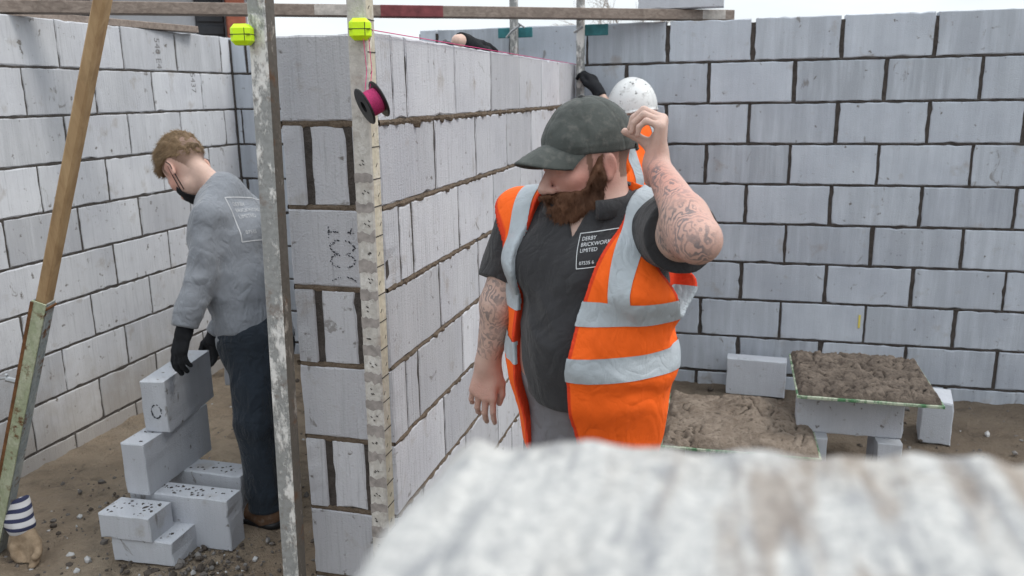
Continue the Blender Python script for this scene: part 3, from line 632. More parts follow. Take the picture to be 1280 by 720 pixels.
def chain(p, pts, rad, k=.015):
    d = None
    for i in range(len(pts) - 1):
        e = cap(p, pts[i], pts[i + 1], rad[i], rad[i + 1]); d = e if d is None else smin(d, e, k)
    return d
def polygonize(f, lo, hi, h):
    B = 8; lo = np.array(lo, float); hi = np.array(hi, float); nb = np.ceil((hi - lo) / (h * B)).astype(int); n = nb * B + 1
    gi = np.stack(np.meshgrid(*[np.arange(k) for k in nb], indexing='ij'), -1).reshape(-1, 3); dc = f(lo + (gi + .5) * B * h)
    V = np.repeat(np.repeat(np.repeat(np.where(dc.reshape(nb) < 0, -1e3, 1e3), B, 0), B, 1), B, 2); V = np.pad(V, ((0, 1),) * 3, mode='edge')
    act = gi[np.abs(dc) < B * h * .87 * 1.35 + .012]; o = np.stack(np.meshgrid(*[np.arange(B + 1)] * 3, indexing='ij'), -1).reshape(-1, 3)
    for s in range(0, len(act), 300):
        ii = (act[s:s + 300, None, :] * B + o[None]).reshape(-1, 3); V[ii[:, 0], ii[:, 1], ii[:, 2]] = f(lo + ii * h)
    S = V < 0; cs_ = tuple(k - 1 for k in n); nc = int(np.prod(cs_)); acc = np.zeros((nc, 3)); cnt = np.zeros(nc); quads = []
    cid = lambda i: (i[:, 0] * cs_[1] + i[:, 1]) * cs_[2] + i[:, 2]
    for a in range(3):
        sl0 = [slice(None)] * 3; sl1 = [slice(None)] * 3; sl0[a] = slice(0, -1); sl1[a] = slice(1, None)
        s0, s1 = S[tuple(sl0)], S[tuple(sl1)]; e = np.argwhere(s0 != s1); b, c = (a + 1) % 3, (a + 2) % 3
        e = e[(e[:, b] > 0) & (e[:, c] > 0) & (e[:, b] < n[b] - 1) & (e[:, c] < n[c] - 1)]
        if not len(e): continue
        e1 = e.copy(); e1[:, a] += 1; v0 = V[tuple(e.T)]; v1 = V[tuple(e1.T)]; t = v0 / (v0 - v1); P = e.astype(float); P[:, a] += t; ids = []
        for db, dc_ in ((-1, -1), (0, -1), (0, 0), (-1, 0)):
            q = e.copy(); q[:, b] += db; q[:, c] += dc_; i = cid(q); ids.append(i); cnt += np.bincount(i, minlength=nc)
            for k in range(3): acc[:, k] += np.bincount(i, weights=P[:, k], minlength=nc)
        Q = np.stack(ids, 1); fl = v0 > 0; Q[fl] = Q[fl][:, ::-1]; quads.append(Q)
    Q = np.vstack(quads); used = np.unique(Q); mp_ = np.full(nc, -1); mp_[used] = np.arange(len(used)); vv = lo + acc[used] / cnt[used][:, None] * h
    return vv, mp_[Q]
def sdf_mesh(name, f, lo, hi, h, mats, parent, attrs=None, post=None):
    v, q = polygonize(f, lo, hi, h)
    if post is not None: v = post(v)
    me = bpy.data.meshes.new(name); me.vertices.add(len(v)); me.vertices.foreach_set('co', v.astype(np.float32).ravel()); me.loops.add(q.size); me.loops.foreach_set('vertex_index', q.astype(np.int32).ravel())
    me.polygons.add(len(q)); me.polygons.foreach_set('loop_start', np.arange(0, q.size, 4, dtype=np.int32)); me.update(calc_edges=True); me.validate()
    for an, fn in (attrs or {}).items():
        a = me.attributes.new(an, 'FLOAT', 'POINT'); a.data.foreach_set('value', np.asarray(fn(v), np.float32))
    return link(name, me, mats, parent, True), (v, q)
def slice_part(name, v, q, planes, off, mats, parent, keep=None):
    """the strip of a garment between planes (point, normal pointing out of what is kept), lifted off it"""
    import bmesh
    bm = bmesh.new(); vs = [bm.verts.new(x) for x in v]
    qs = q if keep is None else q[keep(v[q].mean(1))]
    for f_ in qs:
        try: bm.faces.new([vs[i] for i in f_])
        except ValueError: pass
    for (pt, no) in planes: bmesh.ops.bisect_plane(bm, geom=bm.verts[:] + bm.edges[:] + bm.faces[:], plane_co=pt, plane_no=no, clear_outer=True)
    lo_ = [x for x in bm.verts if not x.link_faces]; bmesh.ops.delete(bm, geom=lo_, context='VERTS'); bm.normal_update()
    for x in bm.verts: x.co = x.co + x.normal * off
    me = bpy.data.meshes.new(name); bm.to_mesh(me); bm.free(); return link(name, me, mats, parent, True)
def in_mask(p, c, r): return ((p - np.asarray(c)) ** 2).sum(1) < r * r
def local(p, fn, c, Rm, r, sc=1.0):
    """evaluate fn in a local frame, near its centre only; elsewhere a safe bound"""
    d = np.sqrt(((p - c) ** 2).sum(1)); out = d - r * .62; m = d < r
    if m.any(): out[m] = fn((p[m] - c) @ Rm / sc) * sc
    return out
# head, local axes: x to the person's left, y forward, z up; the origin lies between the ears
def head_f(q):
    d = ell(q, (0, -.014, .036), (.077, .098, .086)); d = smin(d, ell(q, (0, .034, -.028), (.062, .060, .082)), .03); d = smin(d, ell(q, (0, .030, -.078), (.055, .055, .034)), .025)
    d = smin(d, ell(q, (0, .074, -.098), (.024, .018, .017)), .02)
    for s in (-1, 1):
        d = smin(d, ell(q, (s * .044, .062, -.022), (.020, .022, .018)), .02)
        d = smax(d, -ell(q, (s * .032, .100, .004), (.018, .016, .011)), .012); d = smin(d, ell(q, (s * .031, .080, .003), (.0125, .0125, .0105)), .004)
        d = smin(d, ell(q, (s * .012, .102, -.041), (.0085, .011, .008)), .006)
        e = ell(q, (s * .077, -.012, -.006), (.010, .018, .029), np.array(rotz(s * .35))); e = smax(e, -ell(q, (s * .090, -.007, -.004), (.0085, .011, .020)), .006); e = smin(e, ell(q, (s * .079, -.006, -.034), (.007, .010, .009)), .008); d = smin(d, e, .008)
    d = smin(d, cap(q, (-.034, .082, .020), (.034, .082, .020), .010, .010), .014); d = smin(d, cap(q, (0, .088, .010), (0, .118, -.034), .0085, .0135), .010)
    d = smin(d, cap(q, (-.019, .092, -.066), (.019, .092, -.066), .0055, .0055), .006); d = smin(d, cap(q, (-.016, .091, -.076), (.016, .091, -.076), .0062, .0062), .006)
    return smax(d, -cap(q, (-.021, .101, -.071), (.021, .101, -.071), .002, .002), .003)
# hand, local axes: x wrist to fingers, y the way the palm faces, z towards the thumb
FING = [(.030, .092, (.040, .025, .021), .0088, .09), (.010, .096, (.045, .028, .022), .0090, .02), (-.010, .091, (.041, .026, .021), .0085, -.05), (-.028, .082, (.032, .020, .018), .0074, -.12)]
def hand_f(curl, thumb, grow=0.0):
    def f(q):
        d = None
        for (z, L, ph, r, sp), cu in zip(FING, curl):
            e = cap(q, (.0, 0, z * .5), (L, 0, z), .0155, .0112); d = e if d is None else smin(d, e, .016)
        d = smin(d, cap(q, (.02, .006, .022), (.05, .010, .030), .017, .014), .015); d = smin(d, cap(q, (-.03, 0, 0), (.02, 0, 0), .0225, .0215), .02)
        for (z, L, ph, r, sp), cu in zip(FING, curl):
            a = np.array((L, 0, z)); ang = 0; e = None
            for i, (l, c) in enumerate(zip(ph, cu)):
                ang += c; b = a + l * np.array((math.cos(ang), math.sin(ang), sp * math.cos(ang))); x = cap(q, a, b, r * (1.05 - .09 * i), r * (.97 - .10 * i)); e = x if e is None else smin(e, x, .003); a = b
            d = smin(d, e, .0045)
        e = chain(q, thumb, [.0145, .0115, .0102, .0085], .004); return smin(d, e, .008) - grow
    return f
THUMB_REST = [(.022, .008, .024), (.055, .020, .046), (.088, .024, .050), (.114, .022, .046)]
def skin_mat(name, tone, red):
    g = G(name); tt = g.attr('tattoo').outputs['Fac']; rd = g.attr('flush').outputs['Fac']; hr = g.attr('hair').outputs['Fac']; n = g.noise(22, 5, .65); n2 = g.noise(260, 3, .6); n3 = g.noise(9, 4)
    c = g.mix(g.rng(n, .3, .7), tone, tuple(x * .86 for x in tone)); c = g.mix(g.math('MULTIPLY', rd, g.rng(n3, .2, .7, .55, 1)), c, red)
    # tattoo: dark flowing bands and scales of ink
    v = g.vec((1, 1, .75)); wv = g.n('ShaderNodeTexWave', wave_type='RINGS'); wv.rings_direction = 'SPHERICAL'; wv.inputs['Scale'].default_value = 20; wv.inputs['Distortion'].default_value = 20; wv.inputs['Detail'].default_value = 2.5; wv.inputs['Detail Scale'].default_value = 1.6; g.l(v, wv.inputs['Vector'])
    vo = g.n('ShaderNodeTexVoronoi', feature='DISTANCE_TO_EDGE'); vo.inputs['Scale'].default_value = 62; g.l(v, vo.inputs['Vector']); zone = g.noise(24, 3, .5)
    ink = g.math('MAXIMUM', g.math('MULTIPLY', g.rng(wv.outputs['Fac'], .40, .75), g.rng(zone, .38, .60, 1, .35)), g.math('MULTIPLY', g.rng(g.noise(75, 3, .6), .60, .70), g.rng(zone, .46, .56)))
    c = g.mix(g.math('MULTIPLY', g.math('MULTIPLY', ink, tt), .72), c, (.085, .10, .115)); c = g.mix(hr, c, (.10, .052, .028))
    g.b.inputs['Subsurface Weight'].default_value = .08; g.b.inputs['Subsurface Radius'].default_value = (.01, .004, .002); g.b.inputs['Specular IOR Level'].default_value = .35
    return g.out(c, .55, g.bump(g.math('ADD', n, n2), .0012))
def cloth_mat(name, col, var=.18, fuzz=.0, rough=.9, weave=900, dust=0.0, wr=.016, edge=None):
    g = G(name); w1 = g.math('ABSOLUTE', g.math('SUBTRACT', g.noise(8, 2, .45, g.vec((1, 1, .62), rot=(.5, .3, 0)), 1.6), .5)); w2 = g.math('ABSOLUTE', g.math('SUBTRACT', g.noise(19, 2, .5, g.vec((1, 1, .7), rot=(-.4, .5, 0)), 1.2), .5)); wb = g.bump(g.math('ADD', w1, g.math('MULTIPLY', w2, .45)), wr); n = g.noise(7, 5, .6); n2 = g.noise(weave, 2, .5); n3 = g.noise(38, 4, .65); c = g.mix(g.rng(n, .3, .7), tuple(x * (1 - var) for x in col), tuple(min(1, x * (1 + var)) for x in col))
    if dust: c = g.mix(g.math('MULTIPLY', g.rng(n3, .52, .72), dust), c, (.36, .33, .30))
    if edge: c = g.mix(g.rng(g.attr('edge').outputs['Fac'], .4, .6), c, edge)
    g.b.inputs['Sheen Weight'].default_value = fuzz; return g.out(c, rough, g.bump(g.math('ADD', n2, n3), .0012, 1, wb))
M['skin'] = skin_mat('fair_skin', (.55, .385, .325), (.48, .18, .14)); M['skin_pale'] = skin_mat('pale_skin', (.60, .42, .35), (.54, .25, .19))
M['polo'] = cloth_mat('charcoal_polo', (.030, .030, .033), .25, .15, .9, 900, 0, .017); M['orange'] = cloth_mat('hi_vis_orange', (.95, .135, .010), .05, 0, .75, 700, 0, .013); M['tape'] = cloth_mat('retroreflective_tape', (.40, .445, .48), .14, 0, .45, 500, 0, .014)
M['orange_bound'] = cloth_mat('hi_vis_vest', (.95, .135, .010), .05, 0, .75, 700, 0, .013, (.70, .05, .012)); M['orange_dark'] = cloth_mat('hi_vis_binding', (.80, .055, .012), .06); M['sweat'] = cloth_mat('grey_sweatshirt', (.19, .205, .23), .16, .25, .95, 600, 0, .020); M['navy'] = cloth_mat('navy_joggers', (.013, .0195, .029), .25, .1, .9, 900, 0, .03); M['greyjog'] = cloth_mat('grey_trousers', (.20, .20, .22), .12)
M['cap_cloth'] = cloth_mat('washed_grey_cap', (.055, .062, .058), .30, .1, .9, 800, .16, .005); M['glove'] = cloth_mat('black_glove', (.011, .012, .015), .3); M['boot'] = cloth_mat('brown_boot', (.13, .072, .042), .3, 0, .7, 300, .25); M['print'] = plain('white_print', (.62, .64, .66), .08); M['print_faded'] = plain('faded_print', (.46, .47, .49), .15); g = G('white_hard_hat'); n = g.noise(13, 5, .7, g.vec((1, .5, 1))); n2 = g.noise(34, 4, .6); c = g.mix(g.math('MULTIPLY', g.rng(n, .55, .66), .5), (.66, .67, .67), (.22, .21, .20)); M['white_hat'] = g.out(g.mix(g.math('MULTIPLY', g.rng(n2, .61, .66), .8), c, (.06, .06, .06)), .4, g.bump(n, .0006))
M['hair_light'] = plain('fair_hair_strands', (.185, .125, .070), .4, 60); M['hair_blond'] = cloth_mat('short_fair_hair', (.150, .098, .056), .5, 0, .7, 500, 0, .006); M['beard'] = cloth_mat('red_brown_beard', (.108, .050, .027), .45, 0, .75, 500, 0, .006); M['eye'] = plain('eyeball', (.7, .68, .65), .02, 5, .2, 10, 0)
M['mask'] = cloth_mat('black_mask', (.012, .012, .014), .2)
def strands(mb, v, nrm, n, L, dirf, wd=.0011, lift=.35):
    for i in rng.integers(0, len(v), n):
        p = v[i]; d = unit(dirf(p, nrm[i]) + nrm[i] * lift + rng.normal(0, .22, 3)); l = L * rng.uniform(.6, 1.3); s = unit(np.cross(d, nrm[i]) + 1e-6) * wd
        mb.add([p - s, p + s, p + d * l * .6 + s * .5 + nrm[i] * .0006, p + d * l], [(0, 1, 2), (0, 2, 3)])
def vnormals(v, q):
    fn = np.cross(v[q[:, 2]] - v[q[:, 0]], v[q[:, 3]] - v[q[:, 1]]); nn = np.zeros_like(v)
    for k in range(4):
        for a in range(3): nn[:, a] += np.bincount(q[:, k], weights=fn[:, a], minlength=len(v))
    return nn / (np.linalg.norm(nn, axis=1)[:, None] + 1e-12)
def printed(parent, v, q, org, ex, ey, ray, lines, size, boxes, mat):
    bvh = BVHTree.FromPolygons([tuple(x) for x in v], [tuple(map(int, x)) for x in q]); mb = MB()
    def put(V, Fc):
        P = []; ok = True
        for x in V:
            o = org + ex * x[0] + ey * x[1]; hit_ = bvh.ray_cast(Vector(o - ray * .25), Vector(ray), .6)
            if hit_[0] is None: return
            P.append(np.array(hit_[0]) - ray * .0018)
        mb.add(P, Fc)
    for (txt, x, y, sz) in lines:
        V, Fc = text_mesh(txt, sz)
        put(V[:, :2] + np.array((x, y)), Fc)
    for (x0, y0, x1, y1, wd) in boxes:
        n = max(3, int(max(abs(x1 - x0), abs(y1 - y0)) / .006)); hz = abs(x1 - x0) > abs(y1 - y0); V = []
        for i in range(n + 1):
            cx, cy = x0 + (x1 - x0) * i / n, y0 + (y1 - y0) * i / n; V += [(cx, cy - wd / 2), (cx, cy + wd / 2)] if hz else [(cx - wd / 2, cy), (cx + wd / 2, cy)]
        put(np.array(V), [(2 * i, 2 * i + 2, 2 * i + 3, 2 * i + 1) for i in range(n)])
    return mb.build('printed_lettering', mat, parent)
UPZ = np.array([0, 0, 1.]); rh = unit((RT[0], RT[1], 0)); ah = unit((FW[0], FW[1], 0))
def folds(p, amp, seed, s=1.0, st=(1, 1, 1)):
    return amp * (vnoise(p * np.array(st), 11 * s, seed) * .6 + vnoise(p * np.array(st), 24 * s, seed + 1) * .4)
def crease(p, amp, seed, s=1.0, st=(1, 1, 1)):
    q = p * np.array(st); q = q + .03 * np.stack([vnoise(q, 6, seed), vnoise(q, 6, seed + 1), vnoise(q, 6, seed + 2)], 1); n = vnoise(q, 8 * s, seed + 3); n2 = vnoise(q, 17 * s, seed + 4); return amp * (np.abs(n) * 1.2 - .5 + .5 * np.abs(n2))
def boots(parent, feet, mat):
    for (ank, d) in feet:
        d = unit(d); c = np.array(ank); sd = np.cross(UPZ, d)
        def f(p):
            e = cap(p, c + UPZ * .07, c - UPZ * .03, .052, .050); e = smin(e, ecap(p, c - d * .025 - UPZ * (c[2] - GZ - .045), c + d * .165 - UPZ * (c[2] - GZ - .038), .046, .038, sd, 1.15), .04); return smax(e, GZ + .004 - p[:, 2], .004) + folds(p, .002, 60, 2)
        lo = np.minimum(c, c + d * .2) - .12; hi = np.maximum(c, c + d * .2) + .14; lo[2] = GZ - .01; b, vq = sdf_mesh('boot', f, lo, hi, .0065, mat, parent)
        def s(p): return smax(ecap(p, c - d * .03 - UPZ * (c[2] - GZ - .01), c + d * .17 - UPZ * (c[2] - GZ - .01), .053, .046, sd, 1.1), np.abs(p[:, 2] - GZ - .013) - .013, .003)
        sdf_mesh('sole', s, lo - .02, hi + .02, .0065, M['black_plastic'], b)

# --- man in the orange vest and grey cap
def vest_man():
    F = unit(-ah * math.cos(R(30)) - rh * math.sin(R(30))); S = unit(rh * math.cos(R(30)) - ah * math.sin(R(30))); base = np.array([.575, -2.955, 0.])
    Lp = lambda s, f, z: base + S * s + F * f + UPZ * z
    root = empty('person', (base[0], base[1], GZ), 'bearded man in an orange hi-vis vest and grey cap, hand raised behind his head', 'person')
    hs = 1.03; hc = W(733, 203, 1.93); hf = unit(-rh * .90 - ah * .42 - UPZ * .17); hx = unit(np.cross(hf, UPZ)) * 1; hx = unit(np.cross(UPZ, hf)) * -1; 
    left = unit(np.cross(UPZ, hf)); hz = np.cross(hf, left) * -1; hz = unit(np.cross(left, hf)) * -1 if np.dot(np.cross(left, hf), UPZ) < 0 else unit(np.cross(left, hf)); tilt = .06; left2 = left * math.cos(tilt) + hz * math.sin(tilt); hz = unit(np.cross(left2, hf)); hz = hz if hz[2] > 0 else -hz; Hm = np.stack([left2, hf, hz], 1)
    sL, sR = Lp(.178, -.01, 1.338), Lp(-.180, -.01, 1.335); eL = W(872, 300, 1.60); wL = W(820, 205, 1.79); eR = W(624, 380, 2.10); wR = W(610, 452, 2.17)
    hLm = frame(unit(UPZ * .92 + rh * .10 - ah * .05 - 0 * rh), -rh * .96 + ah * .25); hLd = hLm[:, 0]
    # raised hand: fingers folded over towards the back of the cap, thumb below
    hL = np.stack([hLm[:, 0], hLm[:, 1], np.cross(hLm[:, 0], hLm[:, 1])], 1)
    hRx = unit(wR * 0 + W(597, 530, 2.19) - wR); hR = frame(hRx, rh * .25 + ah * .9); 
    if np.dot(hR[:, 2], rh) < 0: hR[:, 2] *= -1
    if np.dot(hL[:, 2], ah - UPZ * .2) < 0: hL[:, 2] *= -1
    fhL = hand_f([(1.20, 1.15, .6), (1.25, 1.1, .6), (1.3, 1.1, .6), (1.3, 1.1, .7)], [(.02, .008, .022), (.040, .032, .036), (.052, .058, .038), (.058, .080, .034)]); fhR = hand_f([(.22, .35, .2), (.3, .42, .25), (.36, .5, .3), (.4, .55, .3)], [(.022, .004, .024), (.052, .014, .042), (.084, .022, .046), (.110, .030, .042)])
    hip = Lp(0, 0, .86)
    def torso(p, off=0.):
        d = ecap(p, Lp(0, -.005, .84), Lp(0, .005, 1.02), .118, .122, S, 1.24); d = smin(d, ecap(p, Lp(0, .012, 1.02), Lp(0, -.005, 1.22), .128, .114, S, 1.26), .08); d = smin(d, ell(p, Lp(0, .055, 1.06), (.118, .122, .20)), .07)
        d = smin(d, ecap(p, Lp(0, -.005, 1.22), Lp(0, -.01, 1.305), .112, .094, S, 1.50), .06); d = smin(d, cap(p, Lp(.14, -.01, 1.335), Lp(-.14, -.01, 1.330), .068, .068), .05); d = smin(d, cap(p, Lp(0, -.02, 1.36), hc - UPZ * .05, .082, .064), .05)
        for s in (-1, 1): d = smin(d, ell(p, Lp(s * .075, .085, 1.255), (.075, .045, .06)), .05)
        return d - off
    vt = lambda p, off: smin(torso(p), ecap(p, Lp(0, .0, .66), Lp(0, .008, 1.10), .112, .118, S, 1.22), .04) - off
    aR = lambda p, o: chain(p, [sR, eR, wR], [.060 + o, .047 + o, .031 + o], .02)
    def aL(p, o):
        d = chain(p, [sL, sL * .45 + eL * .55, eL], [.064 + o, .054 + o, .044 + o], .02); m_ = eL * .72 + wL * .28; d = smin(d, chain(p, [eL, m_, wL], [.037 + o, .044 + o, .026 + o], .02), .03); return d
    legs = lambda p, o: np.minimum(chain(p, [Lp(.075, 0, .84), Lp(.11, .02, .44), Lp(.115, -.01, .02)], [.086 + o, .068 + o, .05 + o], .03), chain(p, [Lp(-.075, 0, .84), Lp(-.12, .02, .44), Lp(-.13, -.01, .02)], [.086 + o, .068 + o, .05 + o], .03))
    neck = lambda p: cap(p, Lp(0, -.02, 1.34), hc + Hm @ np.array((0, -.03, -.04)), .064, .062)
    def body(p):
        d = smin(torso(p), legs(p, -.004), .05); d = smin(d, aR(p, 0), .03); d = smin(d, aL(p, 0), .03); d = smin(d, neck(p), .03); d = smin(d, local(p, head_f, hc, Hm, .235, hs), .02)
        d = smin(d, local(p, fhL, wL, hL, .26), .014); return smin(d, local(p, fhR, wR, hR, .26), .014)
    def tat(p):
        a = np.clip(((p - eL) @ (wL - eL)) / ((wL - eL) @ (wL - eL)), -1, 2); dl = cap(p, eL, wL, .06, .04); l = np.where((dl < .03) & (a > -.25) & (a < .97), np.clip((.97 - a) * 9, 0, 1), 0); l = l * (np.clip(((p - (eL * .6 + wL * .4)) @ unit(-rh - ah * .3)) * 34 + .55, .05, 1))
        b = ((p - eR) @ (wR - eR)) / ((wR - eR) @ (wR - eR)); r = np.where((cap(p, eR, wR, .05, .03) < .03) & (b < .85) & (b > -.9), .85, 0); return np.maximum(l, r)
    def flush(p):
        q = (p - hc) @ Hm / hs; f_ = np.exp(-(((q[:, 1] - .07) / .06) ** 2 + ((q[:, 2] + .02) / .055) ** 2)) + .9 * np.exp(-(((q[:, 1] + .02) / .045) ** 2 + ((q[:, 2] + .02) / .06) ** 2)); n_ = .7 * np.exp(-((p - eL) ** 2).sum(1) / .0022) + .35 * np.exp(-((p - wR - hR[:, 0] * .08) ** 2).sum(1) / .004); return np.clip(f_ * .8 + n_, 0, 1)
    def hairm(p):
        q = (p - hc) @ Hm / hs; return np.where((np.abs(q).max(1) < .14) & (q[:, 1] < .035 ) & (q[:, 1] > -.13) & (q[:, 2] > -.045 - .4 * np.clip(q[:, 1], -1, 0) * 0) & (np.abs(q[:, 0]) < .0745 + .004) & ~((np.abs(q[:, 1] + .012) < .034) & (q[:, 2] < .03)), .75, 0.)
    b, vq = sdf_mesh('body', body, base + (-.42, -.5, GZ), base + (.42, .35, 1.78), .0042, M['skin'], root, {'tattoo': tat, 'flush': flush, 'hair': hairm})
    # eyes
    e = MB()
    for s in (-1, 1):
        c = hc + hs * Hm @ np.array((s * .031, .080, .003)); e = MB(); e.lathe(c, hf, [(-.009, .001), (-.006, .0075), (0, .0098), (.006, .0075), (.0095, .002)], 14); e.build('eye', M['eye'], b, True)
    # beard
    def beard(p):
        q = p; fold_ = .004 * vnoise(q * np.array((1, 1, .35)), 130, 7) + .003 * vnoise(q, 60, 9); d = head_f(q) - .010; d = smin(d, ell(q, (0, .062, -.094), (.050, .045, .034)), .02); d = smin(d, ell(q, (0, .026, -.088), (.071, .056, .035)), .02); d = smin(d, np.minimum(ell(q, (.072, .020, -.01), (.011, .016, .05)), ell(q, (-.072, .020, -.01), (.011, .016, .05))), .01)
        line = np.where(q[:, 1] > .05, -.048 - 0 * q[:, 1], -.048 + (.05 - q[:, 1]) * 1.5); d = smax(d, q[:, 2] - line, .008); d = smax(d, -(q[:, 1] - .004), .006); d = smax(d, -ell(q, (0, .118, -.071), (.020, .026, .0085)), .004); return d + fold_
    bd, (bv, bq) = sdf_mesh('beard', lambda p: local(p, beard, hc, Hm, .25, hs), hc - .2, hc + .2, .0033, M['beard'], b)
    st = MB(); strands(st, bv, vnormals(bv, bq), 8000, .0105, lambda p, n: -hz * .8 + hf * .2, .0005, .22); st.build('beard_hair', M['beard'], bd)
    # cap: crown with panel seams, curved peak, top button
    tq = lambda q: q @ np.array([[1, 0, 0], [0, math.cos(.10), -math.sin(.10)], [0, math.sin(.10), math.cos(.10)]])
    def crown(q):
        d = ell(q, (0, -.016, .036), (.0865, .110, .110)); d = smin(d, ell(q, (0, .050, .048), (.060, .034, .040)), .03); d = smax(d, -(q[:, 2] - (.020 + .10 * q[:, 1])), .005)
        an = np.arctan2(q[:, 0], q[:, 1] + .014); seam = np.abs(((an / (math.pi / 3) + .5) % 1) - .5) * math.pi / 3 * np.hypot(q[:, 0], q[:, 1] + .014); d = d + .0016 * np.exp(-(seam / .003) ** 2) - .0014 * np.exp(-((q[:, 2] - (.040 + .10 * q[:, 1])) / .0035) ** 2) * .8
        return d + .0022 * vnoise(q, 22, 51) + .0014 * vnoise(q, 55, 52)
    cp, cvq = sdf_mesh('cap', lambda p: local(p, crown, hc, Hm, .25, hs), hc - .2, hc + .2, .0034, M['cap_cloth'], b)
    pk = MB(); nu, nv = 33, 12; grid = {}
    for lay in (0, 1):
        for i in range(nu):
            a = R(-62) + R(124) * i / (nu - 1)
            for j in range(nv):
                e_ = j / (nv - 1); x = .083 * math.sin(a) * (1 - .02 * e_); y = -.014 + .108 * math.cos(a) + e_ * .078 * max(.02, math.cos(a * 1.36)) ** .30; z = .053 + .08 * y - e_ * .020 - 5.0 * x * x - .004 * lay - .010 * e_ * e_
                if j < nv - 1 and j % 2 == 1: z -= .0006
                grid[(lay, i, j)] = len(grid); pk.v.append(tuple(hc + hs * Hm @ np.array((x, y, z)))); pk.t.append(.5)
    for i in range(nu - 1):
        for j in range(nv - 1):
            pk.f.append((grid[0, i, j], grid[0, i, j + 1], grid[0, i + 1, j + 1], grid[0, i + 1, j])); pk.f.append((grid[1, i, j], grid[1, i + 1, j], grid[1, i + 1, j + 1], grid[1, i, j + 1])); pk.m += [0, 0]
        for j in (0, nv - 1): pk.f.append((grid[0, i, j], grid[1, i, j], grid[1, i + 1, j], grid[0, i + 1, j])); pk.m.append(0)
    pk.build('peak', M['cap_cloth'], cp, True); bt = MB(); bt.lathe(hc + hs * Hm @ np.array((0, -.016, .1435)), hz, [(0, .009), (.004, .008), (.006, .004), (.0065, 0)], 14); bt.build('button', M['black_plastic'], cp, True)
    stp = MB(); pts = [hc + hs * Hm @ np.array((.0885 * math.sin(a), -.014 - .113 * math.cos(a), .008)) for a in np.linspace(-.7, .7, 9)]
    for o_ in (0, .006, .012): stp.tube([p_ + hz * o_ for p_ in pts], .0036, 6)
    stp.build('strap', M['cap_cloth'], cp, True)
    # charcoal polo shirt
    def sleeve(p, a, b_, r0, r1):
        d = cap(p, a, b_, r0, r1); ax = unit(b_ - a); return smax(d, (p - b_) @ ax, .004)
    def polo(p):
        d = vt(p, .009); d = smax(d, p[:, 2] - 1.415 - .25 * ((p - base) @ F) * -1, .006); d = smax(d, .922 - p[:, 2] + .02 * vnoise(p, 6, 12), .005)
        r = sleeve(p, sR, sR * .26 + eR * .74, .074, .071); l = sleeve(p, sL, sL * .40 + eL * .60, .080, .080); d = smin(d, r, .03); d = smin(d, l, .03); rel = p - base; s_ = rel @ S; f_ = rel @ F; z_ = p[:, 2]
        nk = np.where(f_ > 0, np.abs(s_ + .0) - np.clip((z_ - 1.318) * .40, -.05, .06), 1); d = smax(d, -smax(nk, -(d + .035), .002), .003)
        return d + (folds(p, .003, 70, 1, (1, 1, .75)) + crease(p + np.outer(z_ * .6, S), .017, 71, .9, (1, 1, .6))) * np.clip((1.36 - z_) * 6, .25, 1) + .0035 * np.sin(z_ * 60 + 9 * s_ + 3 * vnoise(p, 6, 3)) * np.clip((1.02 - z_) * 8, 0, 1)
    ps, (pv, pq) = sdf_mesh('polo_shirt', polo, base + (-.40, -.45, .82), base + (.40, .32, 1.5), .0046, M['polo'], b)
    co = MB(); n = 40; pts = []
    for k in range(n + 1):
        a = R(28) + R(304) * k / n; r_ = .094; c = Lp(0, -.008, 1.397) + F * r_ * math.cos(a) * 1.05 + S * r_ * math.sin(a) * 1.08 + UPZ * (-.030 * (math.cos(a) * .5 + .5) + .012); dr_ = unit(F * math.cos(a) + S * math.sin(a)); pts.append((c, dr_))
    V = []
    for c, dr_ in pts: V += [c + UPZ * .022 - dr_ * .004, c + dr_ * .004 + UPZ * .026, c + dr_ * .022 - UPZ * .014, c + dr_ * .018 - UPZ * .017]
    co.add(V, [(k * 4 + i, k * 4 + i + 1, k * 4 + i + 5, k * 4 + i + 4) for k in range(n) for i in range(3)] + [(0, 1, 2, 3), tuple(range(n * 4, n * 4 + 4))]); co.build('collar', M['polo'], ps, True)
    ex = unit(S * .985 + UPZ * .17); ey = unit(UPZ * .985 - S * .17); o_ = Lp(.036, 0, 1.262)
    printed(ps, pv, pq, o_ + F * .22, ex, ey, -F, [('DERBY', .007, .0575, .0112), ('BRICKWORK', .007, .0455, .0112), ('LIMITED', .007, .0335, .0112), ('07535 6', .007, .0075, .0105)], 0, [(0, 0, .085, 0, .0016), (0, .073, .085, .073, .0016), (0, 0, 0, .073, .0016)], M['print'])
    # trousers
    tr = lambda p: smax(smin(smax(vt(p, .003), np.abs(p[:, 2] - .90) - .12, .01), legs(p, .006), .03), np.maximum(p[:, 2] - .99, .0 - p[:, 2]), .005) + folds(p, .006, 80)
    sdf_mesh('trousers', tr, base + (-.34, -.34, -.05), base + (.34, .34, .99), .0085, M['greyjog'], b); boots(b, [(Lp(.115, -.01, .05), F + S * .2), (Lp(-.13, -.01, .05), F - S * .25)], M['boot'])
